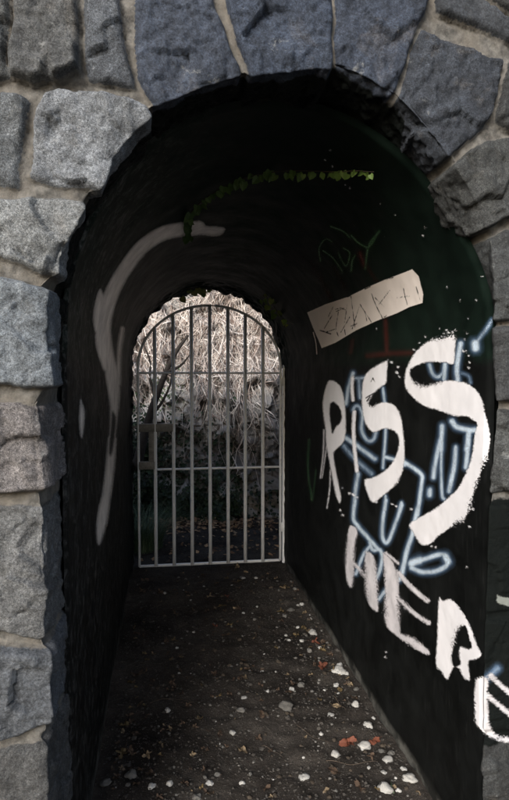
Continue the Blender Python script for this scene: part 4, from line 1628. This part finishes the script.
LEAF = {}
for key in ('leaf_tan', 'leaf_ochre', 'leaf_red', 'leaf_brown'):
    LEAF[key] = [leaf_mesh('lobed', M[key], 1), leaf_mesh('oval', M[key], 2), leaf_mesh('lobed', M[key], 3), leaf_mesh('oval', M[key], 5)]
inside_x = (XL + 0.03, XR - 0.03)


def put(name, me, px, py, wpx, lift=0.0, rz=None, tilt=0.0, squash=1.0):
    g = on_ground(px, py)
    depth = float((g - EYE) @ FW)
    s = wpx * depth / F_PX
    x = float(np.clip(g[0], inside_x[0] + s * 0.3, inside_x[1] - s * 0.3)) if g[1] < Y_FAR else float(g[0])
    z = float(ground_z(np.array(x), np.array(g[1])))
    o = link(name, me, None, (x, float(g[1]), z + lift * s))
    o.scale = (s, s, s * squash)
    o.rotation_euler = (random.uniform(-tilt, tilt), random.uniform(-tilt, tilt), random.uniform(0, 6.28) if rz is None else rz)
    return o


big = [  # px, py, width px, white?, label
    (286.5, 708, 17, 0, 'largest pale grey stone, alone in the middle of the tunnel floor'),
    (304, 773, 11, 1, 'smooth white oval pebble well out from the wall, below the pale grey stone'),
    (336, 753, 10, 1, 'white pebble just beside the red fallen leaf, on its open floor side'),
    (364, 745, 13, 1, 'long white pebble between the red leaf and a brown leaf'),
    (368, 726, 9, 1, 'narrow upright white chip above the long white pebble near the wall'),
    (355, 707, 9, 1, 'white stone near the graffiti wall, level with the largest grey stone'),
    (331, 714, 7, 1, 'small white pebble between the largest grey stone and the wall'),
    (339, 671, 14, 1, 'jagged white lump against the wall foot beside a red brown leaf'),
    (313, 633, 9, 1, 'white stone resting beside a small reddish leaf far along the wall'),
    (387.5, 759, 11, 1, 'white stone in the right cluster, between two pairs by the wall'),
    (391.5, 751, 8, 0, 'greyish pebble touching the top of a white stone by the wall'),
    (386, 790, 15, 1, 'biggest white stone at the bottom edge of the picture'),
    (409.5, 780, 13, 1, 'white stone closest to the graffiti wall at the bottom of the picture'),
    (404, 768, 7, 1, 'small white pebble just above the white stone closest to the wall'),
    (381.5, 748, 7, 0, 'small dull grey pebble beside the brown leaf near the wall'),
    (233, 733.5, 7, 1, 'round white pebble alone on bare earth in mid floor'),
    (209.5, 783, 8, 1, 'brightest small white pebble at the bottom of the floor'),
    (170, 783, 8, 1, 'pale upright chip left of the brightest small pebble'),
    (152, 784, 8, 1, 'flat white chip near a tan leaf in the dark corner'),
    (131, 775, 14, 0, 'large dull grey stone in the dark corner by the plain wall'),
    (106, 783, 12, 0, 'grey stone tight against the foot of the plain wall'),
    (301, 685, 7, 0, 'small grey pebble just above the largest grey stone'),
    (291, 611, 7, 0, 'bluish grey pebble far along the floor near the gate end'),
    (197, 797, 9, 0, 'grey pebble cut by the bottom edge of the picture'),
    (217.5, 774, 7, 0, 'grey chip just above the brightest small white pebble'),
    (241, 712, 9, 0, 'angular grey chip in the dark middle of the floor'),
]
for i, (a, b, w, wh, lab) in enumerate(big):
    tag(put('stone' if w > 12 else 'pebble', (WHITE if wh else GREY)[i % (6 if wh else 5)], a, b, w, 0.06, squash=0.9), lab, 'stone' if w > 12 else 'pebble', 'stones and pebbles on the tunnel floor')
small = [(356.5, 688, 6), (336, 683, 6), (292, 688, 6), (309, 649, 6), (373.5, 716, 4), (399, 789, 6), (205, 778, 5), (384, 772, 6), (321, 734, 5), (336, 787, 4), (369, 767, 4), (242, 781, 6), (250, 774, 5),
         (244, 697, 6), (167, 711, 7), (128, 786, 6), (302, 604, 5), (309.5, 618, 5), (285, 617, 5), (302, 641, 5), (320, 648, 4), (295, 591, 5), (243.5, 578, 4), (256, 578, 4), (254.6, 620, 4),
         (346, 672, 6), (340, 664, 6), (327, 640, 4), (298, 628, 4), (289, 640, 4), (278, 660, 4), (262, 668, 4), (268, 690, 4)]
for i, (a, b, w) in enumerate(small):
    m_ = WHITE[i % 6] if i % 3 else GREY[i % 5]
    tag(put('pebble', m_, a, b, w, 0.1), 'small pale pebble among the grit on the tunnel floor', 'pebble', 'small pebbles scattered on the tunnel floor')
n = 0
while n < 290:
    b = random.uniform(575, 812)
    xl_, xr_ = 140 - 0.175 * (b - 567) + 4, 285 + 0.622 * (b - 565) - 4
    u = random.random()
    u = u ** 0.55 if random.random() < 0.6 else u
    a = xl_ + (xr_ - xl_) * u
    if a > 505:
        continue
    w = random.uniform(1.4, 3.6)
    m_ = random.choice(WHITE) if random.random() < 0.16 else random.choice(GREY)
    if n % 3 == 0:
        tag(put('earth_clod', random.choice(CLOD), a, b, w * 1.8, 0.05), 'dark crumb of earth lying on the tunnel floor', 'earth clod', 'crumbs of earth on the tunnel floor')
        n += 1
        continue
    tag(put('pebble', m_, a, b, w, 0.05), 'small pale pebble among the grit on the tunnel floor', 'pebble', 'small pebbles scattered on the tunnel floor')
    n += 1

leaves = [
    (125, 726, 16, 'leaf_ochre', 0, 'ochre lobed leaf near the plain wall, above two others'),
    (147, 755, 14, 'leaf_tan', 0, 'orange tan curled leaf in the dark corner above the white chip'),
    (123, 754, 16, 'leaf_ochre', 2, 'dull ochre leaf directly above the large dull grey stone'),
    (137, 678, 17, 'leaf_brown', 2, 'cross shaped dark leaf far into the dark side of the floor'),
    (218.6, 700, 12, 'leaf_ochre', 2, 'yellow ochre leaf alone in the dark middle of the floor'),
    (183.5, 782, 13, 'leaf_brown', 0, 'dark brown leaf between two pale chips at the bottom of the floor'),
    (150, 773, 12, 'leaf_brown', 1, 'dark oval leaf below the orange tan leaf'),
    (245, 680, 12, 'leaf_tan', 2, 'pale tan crumpled leaf at the edge of the dark middle floor'),
    (349, 742, 20, 'leaf_red', 1, 'red brown upright leaf among the white pebbles by the graffiti wall'),
    (374.5, 741, 13, 'leaf_red', 3, 'brown leaf right of the long white pebble'),
    (334, 770, 15, 'leaf_brown', 3, 'dark brown leaf below the pebble next to the red leaf'),
    (322, 667, 15, 'leaf_red', 0, 'torn reddish leaf beside the jagged white lump'),
    (315, 642, 11, 'leaf_red', 2, 'small reddish leaf under the white stone far along the wall'),
    (283, 591, 10, 'leaf_tan', 0, 'tan leaf just inside the gate hinge corner'),
    (210, 600, 11, 'leaf_tan', 2, 'squarish tan leaf in the middle just inside the gate'),
    (226, 599, 8, 'leaf_red', 2, 'small rust leaf right of the squarish tan leaf'),
    (215, 626, 10, 'leaf_red', 0, 'rust coloured leaf a step inside the gate'),
    (207, 621, 8, 'leaf_brown', 2, 'brown leaf touching the rust coloured leaf inside the gate'),
    (237, 567.5, 10, 'leaf_tan', 0, 'pale leaf lying against the bottom rail of the gate'),
    (297, 635, 9, 'leaf_ochre', 0, 'ochre leaf among pebbles along the graffiti wall'),
    (207, 793, 12, 'leaf_brown', 0, 'dark leaf below the brightest small pebble'),
]
for (a, b, w, key, var, lab) in leaves:
    tag(put('fallen_leaf', LEAF[key][var], a, b, w, 0.02, tilt=0.35), lab, 'leaf', 'fallen leaves on the tunnel floor')
n = 0
while n < 230:
    b = random.uniform(572, 800)
    xl_, xr_ = 140 - 0.175 * (b - 567) + 5, 285 + 0.622 * (b - 565) - 5
    u = random.random() ** 1.6 if random.random() < 0.7 else random.random() ** 0.4
    a = xl_ + (xr_ - xl_) * u
    if b > 700 and u > 0.35 and random.random() < 0.75:
        continue
    w = random.uniform(5, 15) * (0.55 + 0.45 * (b - 560) / 240)
    key = random.choice(('leaf_brown', 'leaf_brown', 'leaf_brown', 'leaf_brown', 'leaf_tan', 'leaf_ochre'))
    tag(put('fallen_leaf', random.choice(LEAF[key]), a, b, w, 0.02, tilt=0.5), 'small withered leaf scattered on the dark tunnel floor', 'leaf', 'small withered leaves scattered on the tunnel floor')
    n += 1

twigs = [((326, 763), (350, 766), (378, 764), 0.0016, 'long brown twig lying below the red leaf'), ((296, 727), (312, 738), (330, 746), 0.0012, 'thin twig pointing from the largest grey stone to the red leaf'),
         ((333, 697), (340, 706), (346, 712), 0.002, 'short reddish twig above the white stone near the graffiti wall'), ((262, 748), (272, 752), (283, 760), 0.0012, 'short thin twig left of the dark brown leaf'),
         ((150, 705), (172, 700), (196, 706), 0.0014, 'thin twig in the dark side of the floor')]
for (p0, p1, p2, r, lab) in twigs:
    w = np.array([on_ground(*p) for p in (p0, p1, p2)])
    w[:, 2] = 0.009
    path = catmull(w, 6)
    path[:, 2] += 0.004 * np.sin(np.linspace(0, 9, len(path)))
    t = Tubes()
    t.tube(path, np.linspace(r, r * 0.5, len(path)), 6)
    tag(t.build('twig', M['twig'], None, tuple(path[0])), lab, 'twig', 'twigs on the tunnel floor')

# the fine grit nobody could count
ico = bmesh.new()
bmesh.ops.create_icosphere(ico, subdivisions=1, radius=0.5)
iv = np.array([v.co[:] for v in ico.verts])
fi = np.array([[v.index for v in f_.verts] for f_ in ico.faces])
ico.free()
NG = 10000
gxp = rng.uniform(XL + 0.03, XR - 0.02, NG)
gyp = 1.75 + (rng.random(NG) ** 1.3) * 4.0
m = (gyp > Y_FAR) & (rng.random(NG) < 0.5)
gs = (0.0022 + 0.0085 * rng.random(NG) ** 2.2) * np.where(rng.random(NG) < 0.06, 1.7, 1)
gz = ground_z(gxp, gyp)
jit = 1 + 0.35 * rng.normal(size=(NG, len(iv), 1))
vv = iv[None] * jit * gs[:, None, None] * np.array([1.2, 1.0, 0.75]) + np.stack([gxp, gyp, gz + gs * 0.2], 1)[:, None]
ff = (fi[None] + (np.arange(NG) * len(iv))[:, None, None]).reshape(-1, 3)
tag(link('gravel', mesh('gravel', vv.reshape(-1, 3), ff, M['grit'], False)), 'fine grit strewn over the dark tunnel floor', 'gravel', kind='stuff')
